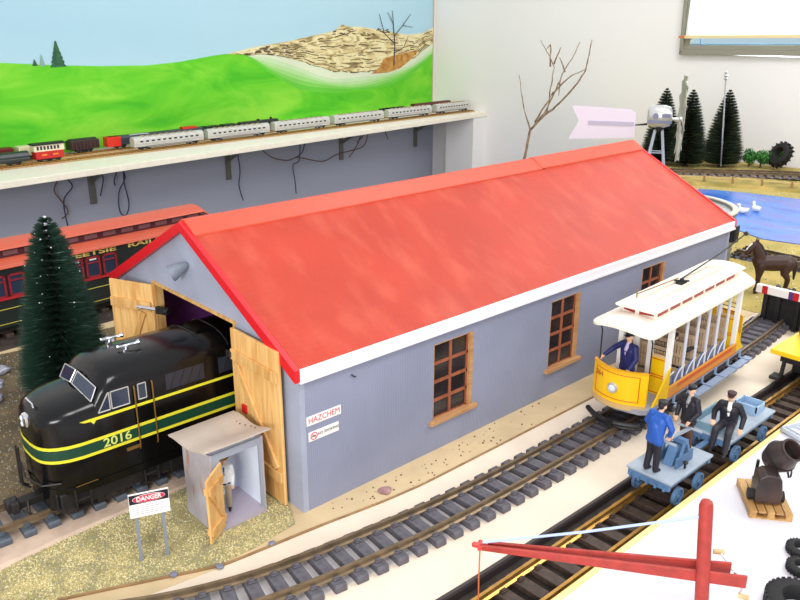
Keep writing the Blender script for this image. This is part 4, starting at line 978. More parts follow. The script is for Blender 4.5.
def csec(y, hw): return [(XM+hw*(-1+k/3), y, 1.078+.022*(1-(-1+k/3)**2)) for k in range(7)]+[(XM+hw*(1-k/3), y, 1.067) for k in range(7)]
g = G(); g.loft([csec(CY0-.045,.16), csec(CY0-.03,.18), csec(CY1+.03,.18), csec(CY1+.045,.16)]); g.obj('clerestory_roof', m_cream, tm)
g = G()
for x in (-.055, .055): g.box(XM+x-.012, XM+x+.012, 2.9, 4.22, 1.103, 1.112)
for k in range(7): g.box(XM-.07, XM+.07, 2.9+k*.2, 2.912+k*.2, 1.095, 1.104)
g.obj('roof_walk', mat('roof_walk_cream', (226,216,200), .5), tm)
g = G(); g.box(XM-.05, XM+.05, 4.12, 4.26, 1.095, 1.125); g.obj('roof_box', m_cream, tm)
for y, x in ((2.86,.21), (2.62,.0)):
    g = G(); g.box(XM+x-.022, XM+x+.022, y-.03, y+.03, .96, .995 if x else 1.02); g.obj('roof_vent', m_white, tm)
pole = G(Matrix.Translation((0,-.06,.065))); pole.box(XM-.03, XM+.03, 3.51, 3.61, 1.035, 1.055); pole.cyl((XM,3.56,1.04),(XM,3.56,1.08),.018); pole.tube([(XM-.05,3.52,1.06),(XM+.05,3.6,1.06)], .008); pole.obj('trolley_base', m_dark, tm)
g = G(Matrix.Translation((0,-.06,.065))); g.tube([(XM,3.56,1.08),(XM-.03,4.4,1.13),(XM-.05,5.0,1.2)], .007); g.lathe((XM-.05,5.0,1.2), [(.012,-.02),(.022,-.01),(.022,.01),(.012,.02)], (1,0,0), 12); g.obj('trolley_pole', m_iron, tm)
g = G(); g.tube([(XM-.02,3.48,1.15),(XM-.10,2.9,1.125)], .005); g.tube([(XM-.10,2.91,1.08),(XM-.10,2.9,1.2)], .005); g.obj('stowed_pole', m_gold, tm)
for x in (X0+.02, X1-.03):
    g = G(); g.tube([(x, YF+.07, .60), (x, YF+.07, .85), (x+.0, YF+.03, .93)], .006); g.obj('corner_rod', m_iron, tm)
text('TRACTION CO', .04, (X1+.0078, 3.66, .352), FX, mat('faded_lettering', (196,60,30), .6), tm, sx=1.6) if False else None

TR = Matrix.Translation((.775,3.2,0)) @ Matrix.Rotation(R(3.2), 4, 'Z') @ Matrix.Translation((-.775,-3.2,0))
tm.location = TR.translation*S; tm.rotation_euler = (0,0,R(3.2))
drv = figure('person', 'person in navy suit and cap driving the yellow tram with arms spread', (.785, 2.72, .285), R(-8), .58,
  J0(shL=(.11,0,.79), shR=(-.11,0,.79), elL=(.17,-.04,.64), elR=(-.22,-.05,.70), wrL=(.15,-.14,.52), wrR=(-.28,-.16,.60), handR=(-.3,-.6,-.5)), dict(top=m_navy, legs=m_navy, shoes=m_blk, shirt=m_lilac, hair=m_brown), hat=('cap', m_blk), extra=coat(m_navy))
pas = figure('person', 'person in black coat seated on a bench inside the open tram', (.84, 3.33, .285), R(183), .52,
  J0(pelvis=(0,0,.33), chest=(0,-.03,.52), neck=(0,-.04,.63), head=(0,-.05,.72), shL=(.10,-.03,.59), shR=(-.10,-.03,.59), elL=(.17,-.12,.50), elR=(-.2,-.12,.52), wrL=(.15,-.24,.5), wrR=(-.26,-.22,.56), hipL=(.05,0,.32), hipR=(-.05,0,.32), knL=(.055,-.22,.32), knR=(-.055,-.22,.32), anL=(.055,-.22,.06), anR=(-.055,-.22,.06)), dict(top=m_blk, legs=m_blk, shoes=m_blk, hair=m_blk), hat=('cap', m_blk))

# ------------------------------------------------------------------ handcars on the right-hand track
TZ = .045      # rail top
def spoked(g, c, r, w):
    g.lathe(c, [(r*.82,-w),(r,-w),(r,w),(r*.82,w),(r*.82,-w)], (1,0,0), 20, caps=False)
    g.lathe(c, [(r*.2,-w*1.2),(r*.2,w*1.2)], (1,0,0), 10)
    for k in range(6):
        t = k*math.pi/3; g.bar(c, (c[0], c[1]+r*.85*math.cos(t), c[2]+r*.85*math.sin(t)), .012, .012, up=(1,0,0))
def cart(name, label, y0, y1, zd):
    root = thing(name, label, 'rail cart')
    g = G(); g.box(1.395, 1.745, y0, y1, zd-.02, zd); g.obj('deck', m_cart, root, bevel=.005)
    g = G(); g.box(1.43, 1.46, y0+.01, y1-.01, zd-.08, zd-.02); g.box(1.68, 1.71, y0+.01, y1-.01, zd-.08, zd-.02); g.box(1.41, 1.73, y0+.005, y0+.03, zd-.07, zd-.02); g.box(1.41, 1.73, y1-.03, y1-.005, zd-.07, zd-.02)
    for k in range(5): g.box(1.43+k*.065, 1.445+k*.065, y0-.012, y0+.006, zd-.075, zd-.04)
    g.obj('frame', m_cartd, root)
    for yy in (y0+.15, y1-.15):
        for x in (1.435, 1.705):
            w_ = G(); spoked(w_, (x+(.02 if x > 1.57 else -.02), yy, TZ+.068), .068, .012); w_.obj('wheel', m_cartd, root)
        w_ = G(); w_.cyl((1.44,yy,TZ+.068),(1.70,yy,TZ+.068),.01); w_.obj('axle', m_iron, root)
    return root
c1 = cart('pump_handcar', 'pale blue pump handcar with two standing figures on the brass track', 1.80, 2.39, .28)
g = G()
for x in (1.52, 1.66):
    g.bar((x,2.02,.28), (x,2.10,.46), .015, .02); g.bar((x,2.20,.28), (x,2.12,.46), .015, .02)
g.box(1.52, 1.67, 2.09, 2.13, .44, .47); g.box(1.515, 1.53, 2.0, 2.22, .28, .36); g.box(1.655, 1.67, 2.0, 2.22, .28, .36)
g.prism([(2.0,.28),(2.22,.28),(2.15,.42),(2.07,.42)], 1.56, 1.63, 'x'); g.obj('pump_stand', m_cartd, c1)
g = G(); g.bar((1.59,1.93,.50), (1.59,2.29,.47), .02, .02); g.cyl((1.50,1.93,.50),(1.68,1.93,.50),.01); g.cyl((1.50,2.29,.47),(1.68,2.29,.47),.01); g.obj('pump_handle', m_cart, c1)
g = G(); g.cyl((1.70,2.06,.28),(1.70,2.06,.32),.008); g.lathe((1.70,2.06,.32), [(.018,0),(.02,.01),(.004,.014)], n=10); g.obj('brake_knob', m_dark, c1)
c2 = cart('trailer_handcar', 'blue trailer cart with raised tray coupled behind the pump handcar', 2.66, 3.42, .28)
g = G(); g.box(1.40, 1.415, 2.68, 3.1, .28, .34); g.box(1.40, 1.62, 3.09, 3.105, .28, .34); g.box(1.605, 1.62, 2.68, 3.1, .28, .34); g.box(1.40, 1.62, 2.68, 2.695, .28, .34); g.obj('tray', mat('tray_teal', (112,146,164), .45), c2)
g = G(); g.box(1.5, 1.68, 3.2, 3.36, .28, .30); g.box(1.5, 1.51, 3.2, 3.36, .3, .35); g.box(1.67, 1.68, 3.2, 3.36, .3, .35); g.box(1.5, 1.68, 3.2, 3.21, .3, .35); g.box(1.5, 1.68, 3.35, 3.36, .3, .35); g.obj('tool_box', mat('clear_blue_box', (150,178,206), .25), c2)
g = G(); g.bar((1.57,2.40,.215), (1.57,2.66,.215), .04, .02); g.obj('drawbar', m_cartd, c2)
figure('person', 'person in bright blue coat seen from behind working the handcar pump', (1.555, 1.86, .28), R(172), .54,
  J0(chest=(0,-.03,.71), neck=(0,-.06,.82), head=(0,-.08,.905), shL=(.11,-.05,.785), shR=(-.11,-.05,.785), elL=(.19,-.06,.64), elR=(-.19,-.06,.66), wrL=(.13,-.13,.52), wrR=(-.12,-.13,.52), anL=(.06,.03,.05), anR=(-.06,.0,.05)),
  dict(top=m_blue, legs=m_blk, shoes=m_blk, hair=m_blk), hat=('cap', m_blk), extra=coat(m_blue))
figure('person', 'person in dark coat, pale shirt and brown trousers facing the blue-coated figure', (1.555, 2.32, .28), R(-12), .51,
  J0(elL=(.16,.0,.63), elR=(-.17,-.02,.63), wrL=(.12,-.11,.52), wrR=(-.12,-.11,.52)), dict(top=m_blk, legs=m_brown, shoes=m_blk, shirt=m_grey, hair=m_blk), hat=('cap', m_blk), extra=coat(m_blk))
figure('person', 'person in dark suit and flat hat sitting on the edge of the blue trailer cart', (1.64, 2.80, .105), R(14), .56,
  J0(pelvis=(0,.02,.45), chest=(0,-.0,.64), neck=(0,-.02,.75), head=(0,-.03,.84), shL=(.11,-.0,.71), shR=(-.11,-.0,.71), elL=(.19,.0,.57), elR=(-.19,-.0,.57), wrL=(.19,-.12,.46), wrR=(-.17,-.12,.5), hipL=(.05,0,.43), hipR=(-.05,0,.43), knL=(.07,-.27,.41), knR=(-.10,-.25,.42), anL=(.06,-.29,.13), anR=(-.12,-.27,.17)),
  dict(top=m_blk, legs=mat('charcoal_cloth', (44,42,50), .6), shoes=m_blk, shirt=m_wht, hair=m_brown), hat=('cap', mat('brown_hat', (62,40,42), .6)))

# ------------------------------------------------------------------ grey hut with figure
hut = thing('outhouse', 'small grey rusty hut with an open wooden door in front of the shed', 'hut')
m_hut = mat('hut_grey_rust', (178,178,184), .7, rgb2=(168,158,160), vscale=40); m_hutr = mat('hut_roof_rusty', (192,178,164), .65, var=.06, vscale=30)
# rust streaks
nt = m_hut.node_tree; b = nt.nodes['Principled BSDF']; old = b.inputs['Base Color'].links[0].from_socket
tc = nt.nodes.new('ShaderNodeTexCoord'); mp = nt.nodes.new('ShaderNodeMapping'); mp.inputs['Scale'].default_value = (1,1,.22)
n_ = nt.nodes.new('ShaderNodeTexNoise'); n_.inputs['Scale'].default_value = 150; rp = nt.nodes.new('ShaderNodeValToRGB'); rp.color_ramp.elements[0].position = .6; rp.color_ramp.elements[1].position = .7
mx = nt.nodes.new('ShaderNodeMix'); mx.data_type = 'RGBA'; mx.inputs[7].default_value = [lin(172), lin(132), lin(122), 1]
nt.links.new(tc.outputs['Object'], mp.inputs['Vector']); nt.links.new(mp.outputs['Vector'], n_.inputs['Vector']); nt.links.new(n_.outputs['Fac'], rp.inputs['Fac']); nt.links.new(rp.outputs['Color'], mx.inputs[0]); nt.links.new(old, mx.inputs[6]); nt.links.new(mx.outputs[2], b.inputs['Base Color'])
hx0, hx1, hy0, hy1 = -.56, -.19, -.585, -.18
m_hin = mat('hut_inside_white', (228,236,248), .6)
g = G(); g.prism([(hx0,.0),(hx1,.0),(hx1,.60),(hx0,.565)], hy0, hy0+.014, 'y'); g.obj('side_wall', m_hut, hut)
g = G(); g.prism([(hx0,.0),(hx1,.0),(hx1,.60),(hx0,.565)], hy1-.014, hy1, 'y'); g.obj('side_wall', m_hut, hut)
g = G(); g.box(hx0, hx0+.014, hy0+.014, hy1-.014, 0, .57); g.obj('back_wall', m_hut, hut)
g = G(); g.box(hx0+.014, hx0+.018, hy0+.014, hy1-.014, .0, .565); g.box(hx0+.014, hx1-.02, hy1-.018, hy1-.014, .0, .57); g.box(hx0+.014, hx1-.02, hy0+.014, hy0+.018, .0, .57); g.obj('inner_lining', m_hin, hut)
g = G(); g.box(hx1-.016, hx1-.001, hy0+.0145, hy0+.07, 0, .595); g.box(hx1-.016, hx1-.001, hy1-.035, hy1-.0145, 0, .595); g.box(hx1-.016, hx1-.001, hy0+.07, hy1-.035, .545, .595); g.obj('front_jamb', mat('hut_jamb_grey', (150,156,168), .7), hut)
g = G(); g.box(hx0+.018, hx1+.005, hy0+.018, hy1-.018, .0, .05); g.obj('hut_floor', mat('hut_floor_lilac', (176,166,180), .7), hut)
g = G(); secs_ = []
for k in range(13):
    t = k/12; x = -.625+.475*t; z = .585+.045*t+.012*math.sin(t*7+.4)
    secs_.append([(x, -.645, z-.01*math.sin(t*5)), (x, -.40, z+.004), (x, -.14, z+.006*math.cos(t*6)), (x, -.14, z+.012+.006*math.cos(t*6)), (x, -.40, z+.016), (x, -.645, z+.012-.01*math.sin(t*5))])
g.loft(secs_); hr = g.obj('hut_roof', m_hutr, hut)
g = G()
for k in range(7): x = -.5+k*.045; g.hull([((x, -.2-.02*math.sin(k), .60+.018*(k/7)+.012), .006)], sub=1)
g.obj('roof_nails', mat('rust_nail', (110,84,74), .6), hr)
T3 = Matrix.Translation((hx1+.006, hy0+.07, 0)) @ Matrix.Rotation(math.atan2(-.17, .115), 4, 'Z')
g = G(T3)
for k in range(4): g.prism([(k*.052,.045 if k else .05),(k*.052+.05,.045),(k*.052+.05,.525-.006*k),(k*.052,.53-.006*k)], -.008, .008, 'y')
g.box(0, .2, -.005, .005, .06, .5); dr = g.obj('hut_door', m_pine, hut)
g = G(T3); g.box(.005, .2, .008, .022, .40, .45); g.box(.005, .2, .008, .022, .1, .15); g.bar((.03,.015,.16),(.17,.015,.39),.012,.03); g.box(.005, .2, -.022, -.008, .40, .45); g.box(.005, .2, -.022, -.008, .1, .15); g.bar((.03,-.015,.39),(.17,-.015,.16),.012,.03); g.obj('door_ledge', m_pineh, dr)
figure('person', 'person in white shirt, black tie and khaki trousers standing inside the grey hut', (-.335, -.41, .05), R(60), .425,
  J0(elL=(.13,.02,.62), elR=(-.13,.02,.62), wrL=(.12,-.02,.48), wrR=(-.12,-.02,.48)), dict(top=m_wht, sleeve=m_wht, legs=m_khaki, shoes=m_blk, tie=m_blk, hair=m_brown), hat=('brim', mat('straw_hat', (196,150,96), .7)),
  extra=lambda V, f, s: [([(V('pelvis')+s*.05,.064),(V('pelvis')-s*.05,.064)], m_blk), ([(V('hipR')+f*.01+Vector((0,0,-.06)),.055),(V('knR'),.045)], m_wht), ([(V('knR'),.045),(V('anR')+Vector((0,0,.04)),.034)], m_wht)])

# ------------------------------------------------------------------ danger sign
ds = thing('danger_sign', 'white DANGER sign on two grey posts in the straw ground cover', 'sign', (-.243,-.99,0), math.atan2(.15,.055)+.0)
m_post = mat('grey_post', (132,138,148), .5)
for x in (-.085, .075): g = G(); g.box(x-.01, x+.01, -.01, .01, 0, .37); g.obj('post', m_post, ds)
g = G(); g.box(-.12, .12, -.022, -.010, .335, .50); bd = g.obj('sign_board', m_white, ds)
g = G(); g.box(-.117, .117, -.0245, -.0222, .432, .496); g.obj('header', mat('sign_black', (24,22,34), .5), bd)
g = G(); g.lathe((0,-.0246,.464), [(.0275,0),(.0275,-.002)], (0,1,0), 32)
g.bm.verts.ensure_lookup_table()
for v in g.bm.verts: v.co.x *= 3.55
ov_ = g.obj('oval_rim', m_white, bd)
g = G(); g.lathe((0,-.0267,.464), [(.0255,0),(.0255,-.001)], (0,1,0), 32)
for v in g.bm.verts: v.co.x *= 3.75
g.obj('oval', mat('sign_red', (206,40,72), .5), bd)
text('DANGER', .043, (0,-.0285,.464), FY, m_white, bd, sx=.86, off=.001)
g = G()
for k in range(5):
    g.box(-.1, .1-.03*(k%3), -.0235, -.0221, .412-k*.014, .416-k*.014)
o = g.obj('small_print', mat('print_grey', (176,176,184), .6), bd)

# ------------------------------------------------------------------ passenger coach behind the shed
co = thing('passenger_coach', 'dark passenger coach with orange red clerestory roof behind the fir tree', 'model train coach', pc, R(4))
m_croof = mat('coach_roof_red', (196,88,62), .55, var=.04); m_cbody = mat('coach_body_green', (26,34,32), .45); m_cwin = mat('coach_window_red', (140,30,40), .45)
ya, yb = -3.2, 1.75
g = G(); g.box(-.30, .30, ya, yb, .16, .80); g.obj('body', m_cbody, co, bevel=.008)
rf = [(-.335,.80),(-.32,.835),(-.20,.875),(.20,.875),(.32,.835),(.335,.80)]
g = G(); g.prism(rf, ya-.16, yb+.16, 'y'); g.obj('roof', m_croof, co, bevel=.006)
g = G(); g.box(-.165, .165, ya, yb, .87, .965); g.obj('clerestory', mat('coach_clerestory_dark', (70,28,34), .5), co)
for sx in (-1, 1):
  g = G()
  for k in range(22): y = ya+.1+k*.222; g.box(sx*.165-.003, sx*.165+.003, y, y+.15, .895, .945)
  g.obj('clerestory_panes', mat('coach_clerestory_panes', (112,76,80), .4), co)
g = G(); g.prism([(-.205,.965),(-.19,.985),(-.09,1.02),(0,1.03),(.09,1.02),(.19,.985),(.205,.965)], ya-.12, yb+.02, 'y')
g.loft([[(x, yb+.02, z) for x, z in [(-.205,.965),(-.19,.985),(-.09,1.02),(0,1.03),(.09,1.02),(.19,.985),(.205,.965)]], [(x*.7, yb+.18, .87+(z-.965)*.3) for x, z in [(-.205,.965),(-.19,.985),(-.09,1.02),(0,1.03),(.09,1.02),(.19,.985),(.205,.965)]]]); g.obj('clerestory_roof', m_croof, co)
for grp_y in ([-.06+.2*k for k in range(3)], [-2.9+.2*k for k in range(12)]):
    for y in grp_y:
        g = G()
        for a, b_, c_, d_ in ((y,y+.02,.50,.73),(y+.15,y+.17,.50,.73),(y,y+.17,.71,.73),(y,y+.17,.49,.51),(y,y+.17,.655,.668)): g.box(.298, .314, a, b_, c_, d_)
        o = g.obj('window_frame', m_cwin, co); g = G(); g.box(.299, .304, y+.02, y+.15, .51, .71); g.obj('pane', m_glassd, o)
        if y < .2 and (y > -.1 or random.random() < .4): g = G(); g.box(.303, .307, y+.05, y+.13, .69, .705); g.obj('blind', m_white, o)
g = G(); g.box(.298, .318, ya, .53, .465, .49); g.obj('window_sill', mat('coach_sill_red', (168,34,40), .45), co)
g = G(); g.box(.299, .303, ya, yb, .36, .368); g.box(.299, .303, ya, yb, .2, .207); g.obj('gold_line', mat('coach_gold', (190,180,70), .5), co)
m_gl = mat('coach_letter_gold', (206,178,96), .5)
text('TWEETSIE', .07, (.3035, .52, .768), FX, m_gl, co, sx=2.5, off=.002, align='RIGHT')
text('RAILROAD', .07, (.3035, .66, .768), FX, m_gl, co, sx=2.5, off=.002, align='LEFT')
g = G(); g.lathe((.3, .86, .62), [(.035,0),(.035,.004)], (1,0,0), 16); g.obj('emblem', m_gl, co)
for y0 in (-2.4, 1.05):
    g = G()
    for sx in (-1, 1): g.box(sx*.18-.015, sx*.18+.015, y0-.3, y0+.3, .1, .16); [g.cyl((sx*.137-.01, y0+q, .12), (sx*.137+.01, y0+q, .12), .07, n=14) for q in (-.2, .2)]
    g.obj('bogie', m_iron, co)
g = G(); g.box(-.2, .2, -1.9, .5, .09, .16); g.obj('underframe', m_dark, co)

# ------------------------------------------------------------------ fir trees (bottle-brush)
m_ndl = [mat('fir_needles', (40,76,58), .7), mat('fir_needles_dark', (24,52,42), .7), mat('fir_needles_frost', (130,160,150), .7)]
m_ndf = [mat('far_fir_needles', (44,58,38), .7), mat('far_fir_needles_dark', (28,40,28), .7), mat('far_fir_needles_light', (108,128,84), .7)]
def brush_mesh(H, Rb, n, frost, power=.6, zb=.05, wd=.006, droop=.1):
    g = G()
    for i in range(n):
        t = random.random()**.75                     # 0 tip .. 1 bottom
        lay = math.floor(t*26)/26+.5/26; tt = t*.5+lay*.5
        z = H-(H-zb)*tt; r = Rb*(max(tt, .004)**power)*random.uniform(.72, 1.04)*(1 if tt < .93 else 1-.25*(tt-.93)/.07)
        a = random.uniform(0, 2*math.pi); c, s_ = math.cos(a), math.sin(a); r0 = r*random.choice((0, 0, .25, .45))
        z1 = z+r*(.22-droop*tt)+random.uniform(-.012, .012)
        w_ = wd*random.uniform(.6, 1.3)
        mi_ = 2 if random.random() < frost else (1 if random.random() < .45 else 0)
        p0 = Vector((r0*c, r0*s_, z+(z1-z)*(r0/r if r else 0))); p1 = Vector((r*c, r*s_, z1)); sdv = Vector((-s_, c, 0))*w_; up = Vector((0,0,w_))
        v = [g._v(p0+sdv), g._v(p0-sdv), g._v(p1)]; g.bm.faces.new(v).material_index = mi_
        v = [g._v(p0+up), g._v(p0-up), g._v(p1)]; g.bm.faces.new(v).material_index = mi_
    return g
def fir_tree(label, loc, H, Rb, n, mats, frost, twist, group=None, power=.6, wd=.006):
    root = thing('fir_tree', label, 'tree', loc, 0, group)
    g = brush_mesh(H, Rb, n, frost, power, wd=wd); o = g.obj('foliage', mats, root, normals=False)
    g = G(); g.cyl((0,0,0), (0,0,H*.2), .045, .035, 8); g.rings([((0,0,H*.2),.02), ((0,0,H*.99),.006)], 6); g.lathe((0,0,0), [(.08,0),(.08,.03),(.05,.045)], n=16); g.obj('trunk', mat('trunk_brown', (70,56,46), .8), root)
    if twist:
        g = G()
        for k in range(90):
            z = .15+(H-.16)*k/90; a = k*1.1; rr = Rb*(max(.02,1-z/H)**power)*random.uniform(.3, 1.0)
            a2 = random.uniform(0, 6.28); g.hull([((rr*math.cos(a2), rr*math.sin(a2), z), random.uniform(.003,.007))], sub=1)
        for k in range(20): a = k*1.3; g.hull([((.006*math.cos(a), .006*math.sin(a), H-.0-.006*k), .011)], sub=1)
        o = g.obj('frost_tips', mat('frost_white', (220,226,232), .5), root); o['kind'] = 'stuff'
    return root
fir_tree('large dark green fir with frosted tip behind the black locomotive', (-2.87,-.50,0), 1.68, .45, 42000, m_ndl, .015, True, power=.52, wd=.0045)
f1 = fir_tree('far fir partly hidden behind the windmill head and blades', (-5.85,14.6,0), 1.74, .54, 20000, m_ndf, .12, False, 'fir trees by the far wall', power=.66, wd=.007)
copy_tree(f1, (-5.26,14.72,0), 1.3, 'middle far fir just right of the windmill blades')
copy_tree(f1, (-4.69,15.30,0), 2.6, 'rightmost far fir standing behind the thin silver pole')

# ------------------------------------------------------------------ dead branches
PTS = dict(main=[(-7.85,12,0.0),(-7.8,12.0,.22),(-7.69,12.0,.83),(-7.3,12.0,1.2),(-6.91,12.0,1.49),(-6.48,12.0,1.94),(-6.3,12.0,2.21),(-6.21,12.0,2.82)],
 l1=[(-7.69,12.0,.83),(-7.97,12.05,1.37),(-8.18,12.1,2.02)], l2=[(-7.57,12.0,1.02),(-7.29,12.1,1.53),(-7.29,12.15,1.85),(-7.24,12.15,2.21),(-7.4,12.15,2.48),(-7.7,12.2,2.78)],
 l3=[(-7.35,12.15,2.23),(-7.41,12.2,2.69),(-7.54,12.2,2.58)], m1=[(-7.3,12.0,1.2),(-7.11,11.95,1.58),(-6.87,11.9,1.98),(-6.81,11.9,2.15),(-6.6,11.9,2.44),(-6.43,11.9,2.77)],
 m2=[(-6.87,11.9,1.98),(-6.85,11.85,1.66)], m3=[(-6.76,11.9,2.15),(-6.89,11.85,2.45)], m4=[(-7.22,12.1,1.64),(-6.82,12.1,2.02),(-6.4,12.15,2.23)], m5=[(-7.25,12.15,2.29),(-7.06,12.1,2.65)], m6=[(-7.69,12,.83),(-7.62,12.05,.95),(-7.35,12.1,1.3),(-7.2,12.1,1.7)])
bt_ = thing('bare_branch', 'bare forked branch standing up behind the red roof against the white wall', 'branch')
m_br = mat('dry_bark', (176,150,124), .8, rgb2=(112,90,76), vscale=60)
for k, P in PTS.items():
    g = G(); r0 = .034 if k == 'main' else .02; n = len(P)
    Q = [];
    for i, (a, b) in enumerate(zip(P, P[1:])):
        for j in range(4): t = j/4; Q.append(Vector(a)*(1-t)+Vector(b)*t+Vector((random.uniform(-.012,.012), 0, random.uniform(-.01,.01)))*(1 if (i or j) else 0))
    Q.append(Vector(P[-1])); g.rings([(q, r0*(1-.7*i/len(Q))) for i, q in enumerate(Q)], 6); g.obj('limb', m_br, bt_, smooth='all')

# ------------------------------------------------------------------ windmill
AX = Vector((.84,.54,0)); ang = math.atan2(AX.y, AX.x)
wm = thing('windmill', 'model windmill with silver head and pale notched tail vane behind the red roof', 'windmill', (-3.36,10.06,0), ang)
m_wlb = mat('windmill_blue_white', (190,200,220), .4)
for sx, sy in ((-1,-1),(1,-1),(-1,1),(1,1)):
    g = G(); g.bar((sx*.26,sy*.26,0), (sx*.06,sy*.06,1.42), .03, .03); g.obj('tower_leg', m_wlb, wm)
g = G()
for z in (.35, .7, 1.05):
    r = .26-.2*z/1.42
    for a, b in (((-r,-r),(r,-r)),((r,-r),(r,r)),((r,r),(-r,r)),((-r,r),(-r,-r))): g.bar((*a,z),(*b,z),.015,.015)
g.obj('cross_brace', m_wlb, wm)
g = G(); g.cyl((0,0,1.40),(0,0,1.5),.05,.07); g.obj('neck', m_dark, wm)
g = G(); g.rings([((-.21,0,1.66),.08),((-.19,0,1.66),.15),((-.12,0,1.66),.19),((.08,0,1.66),.19),((.17,0,1.66),.16),((.2,0,1.66),.09)], 22); g.obj('gear_head', m_silver, wm, smooth=True)
g = G(); g.box(-.21,.19,-.196,-.14,1.56,1.6); g.lathe((-.08,-.17,1.68),[(.05,0),(.05,-.03)],(0,1,0),12); g.box(.02,.16,-.2,-.15,1.66,1.72); g.obj('head_detail', mat('head_grey', (120,124,150), .4, metal=.3), wm)
g = G(); g.cyl((.2,0,1.62),(.36,0,1.62),.025); g.hull([((.34,0,1.62),.045)]); g.obj('hub_shaft', m_silver, wm)
m_vane = mat('vane_pale_pink', (226,214,232), .45); m_blade = mat('blade_dull_silver', (172,170,156), .4, metal=.3)
for k in range(12):
    t = 2*math.pi*k/12+.05; d = Vector((0, math.cos(t), math.sin(t))); tn = Vector((.32, -math.sin(t)*.95, math.cos(t)*.95))
    a, b = Vector((.34,0,1.62))+d*.17, Vector((.34,0,1.62))+d*.72
    g = G(); P = [a-tn*.03, a+tn*.03, b+tn*.075, b-tn*.075]; off = Vector((.008,0,0)); g.loft([P, [p+off for p in P]]); g.obj('blade', m_blade, wm)
g = G()
for rr in (.35, .66):
    g.tube([(.35, rr*math.cos(t), 1.62+rr*math.sin(t)) for t in [k*math.pi/16 for k in range(33)]], .009, 5)
for k in range(4): t = k*math.pi/2; g.bar((.34,0,1.62), (.35,.66*math.cos(t),1.62+.66*math.sin(t)), .02, .02)
g.obj('rim', m_blade, wm)
g = G(); g.rings([((-.2,0,1.52),.02),((-.38,0,1.50),.012),((-1.05,0,1.50),.012)],8); g.obj('tail_rod', m_iron, wm)
g = G(); g.prism([(-.40,1.28),(-.40,1.70),(-.50,1.76),(-1.50,1.80),(-1.36,1.54),(-1.52,1.22)], -.012, .012, 'y'); vn = g.obj('tail_vane', m_vane, wm)
g = G(); g.box(-1.2,-.42,-.02,-.012,1.48,1.55); g.obj('vane_stiffener', mat('stiffener_lilac', (186,176,200), .45), vn)

# ------------------------------------------------------------------ water tank, pond, ducks
tk = thing('water_tank', 'round grey water tank with a pale rim behind the far end of the shed', 'tank', (-1.61,7.43,0)); tk.scale = (1.16,1.16,1.02)
g = G(); g.lathe((0,0,0), [(.785,0),(.785,.72),(.80,.75),(.80,.79),(.74,.79),(.735,.74)], n=56, caps=False); g.obj('tank_wall', mat('tank_grey', (128,128,124), .6, var=.1, vscale=20), tk, smooth=True)
g = G(); g.lathe((0,0,0), [(.802,.775),(.81,.79),(.80,.803),(.745,.803),(.738,.79)], n=56, caps=False); g.obj('rim', mat('tank_rim', (196,188,172), .5), tk, smooth=True)
g = G(); g.lathe((0,0,0), [(.736,.745),(.736,.755)], n=56); g.obj('tank_cover', mat('tank_cover', (150,152,146), .4, var=.05), tk)
pond = [(-1.15,9.6),(-.6,9.72),(.5,10.1),(2,10.6),(3.2,11.8),(3.4,13.1),(2.2,13.8),(.3,13.7),(-1,13.35),(-1.95,13.0),(-3,12.75),(-3.7,12.4),(-3.9,11.6),(-3.3,10.9),(-2.3,10.2)]
pr = resample([(*p,) for p in pond+[pond[0]]], .12)[:-1]
m_pond = nmix('pond_paint', [(.3, (40,90,190)), (.48, (62,128,214)), (.6, (96,110,200)), (.72, (70,160,220))], 5, (1,2.6,1), rough=.18)
g = G(); g.prism([(p.x, p.y) for p in pr], 0, .02, 'z'); tag(g.obj('pond', m_pond), 'bright blue glossy pond with two white ducks behind the shed', 'pond')
m_bank = mat('bank_straw', (184,156,84), .9, rgb2=(132,120,56), vscale=18, bump=.5)
bk = [Vector(p) for p in [(-7.0,10.9),(-5.4,12.2),(-3.9,13.25),(-2.5,13.9),(-1.2,14.35),(.8,14.75),(4.5,15.0)]]
g = G(); sweep(g, resample([tuple(b) for b in bk], .2), [(-.75,0),(-.65,.055),(.3,.058),(.42,0)][::-1]); tag(g.obj('embankment', m_bank), 'low straw coloured bank carrying the distant track beyond the pond', 'embankment')
fn = thing('low_fence', 'low tan fence of short posts along the bank beyond the pond', 'fence')
P = resample([(-5.2,12.0),(-3.9,13.0),(-2.9,13.5),(-1.9,13.85),(-.9,14.1),(.6,14.3)], .55)
for p in P: g = G(); g.box(p.x-.02, p.x+.02, p.y-.02, p.y+.02, 0, .2); g.obj('fence_post', mat('fence_tan', (160,128,84), .7), fn)
g = G(); sweep(g, P, [(-.008,.15),(.008,.15),(.008,.18),(-.008,.18)]); g.obj('fence_rail', mat('fence_rail_tan', (206,178,120), .7), fn)
# ballast under the distant track and behind the horse
def strip(lbl, path, w, n, ms, z=.06):
    g = G(); PP = resample(path, .1); sweep(g, PP, [(-w,z-.02),(w,z-.02),(w*.8,z+.005),(-w*.8,z+.005)])
    for _ in range(n):
        p = random.choice(PP); q = p+Vector((random.uniform(-w,w), random.uniform(-w,w))); r = random.uniform(.01,.028)
        g.hull([((q.x, q.y, z+.004), r)], sub=1)
    o = g.obj('ballast', ms); tag(o, lbl, 'ballast', kind='stuff')
strip('grey ballast under the distant track beyond the pond', [(-6.3,12.1),(-4.5,13.62),(-2.93,14.92),(-1.55,15.6),(.8,15.96)], .2, 700, mat('ballast_grey', (150,144,150), .8, rgb2=(96,90,96), vscale=60))
strip('blue grey ballast under the track behind the horse', [(-.95,8.5),(1,8.52),(4,8.56)], .24, 700, mat('ballast_blue_grey', (118,122,140), .8, rgb2=(70,64,70), vscale=60), z=.025)
m_duck = mat('duck_white', (246,244,244), .6)
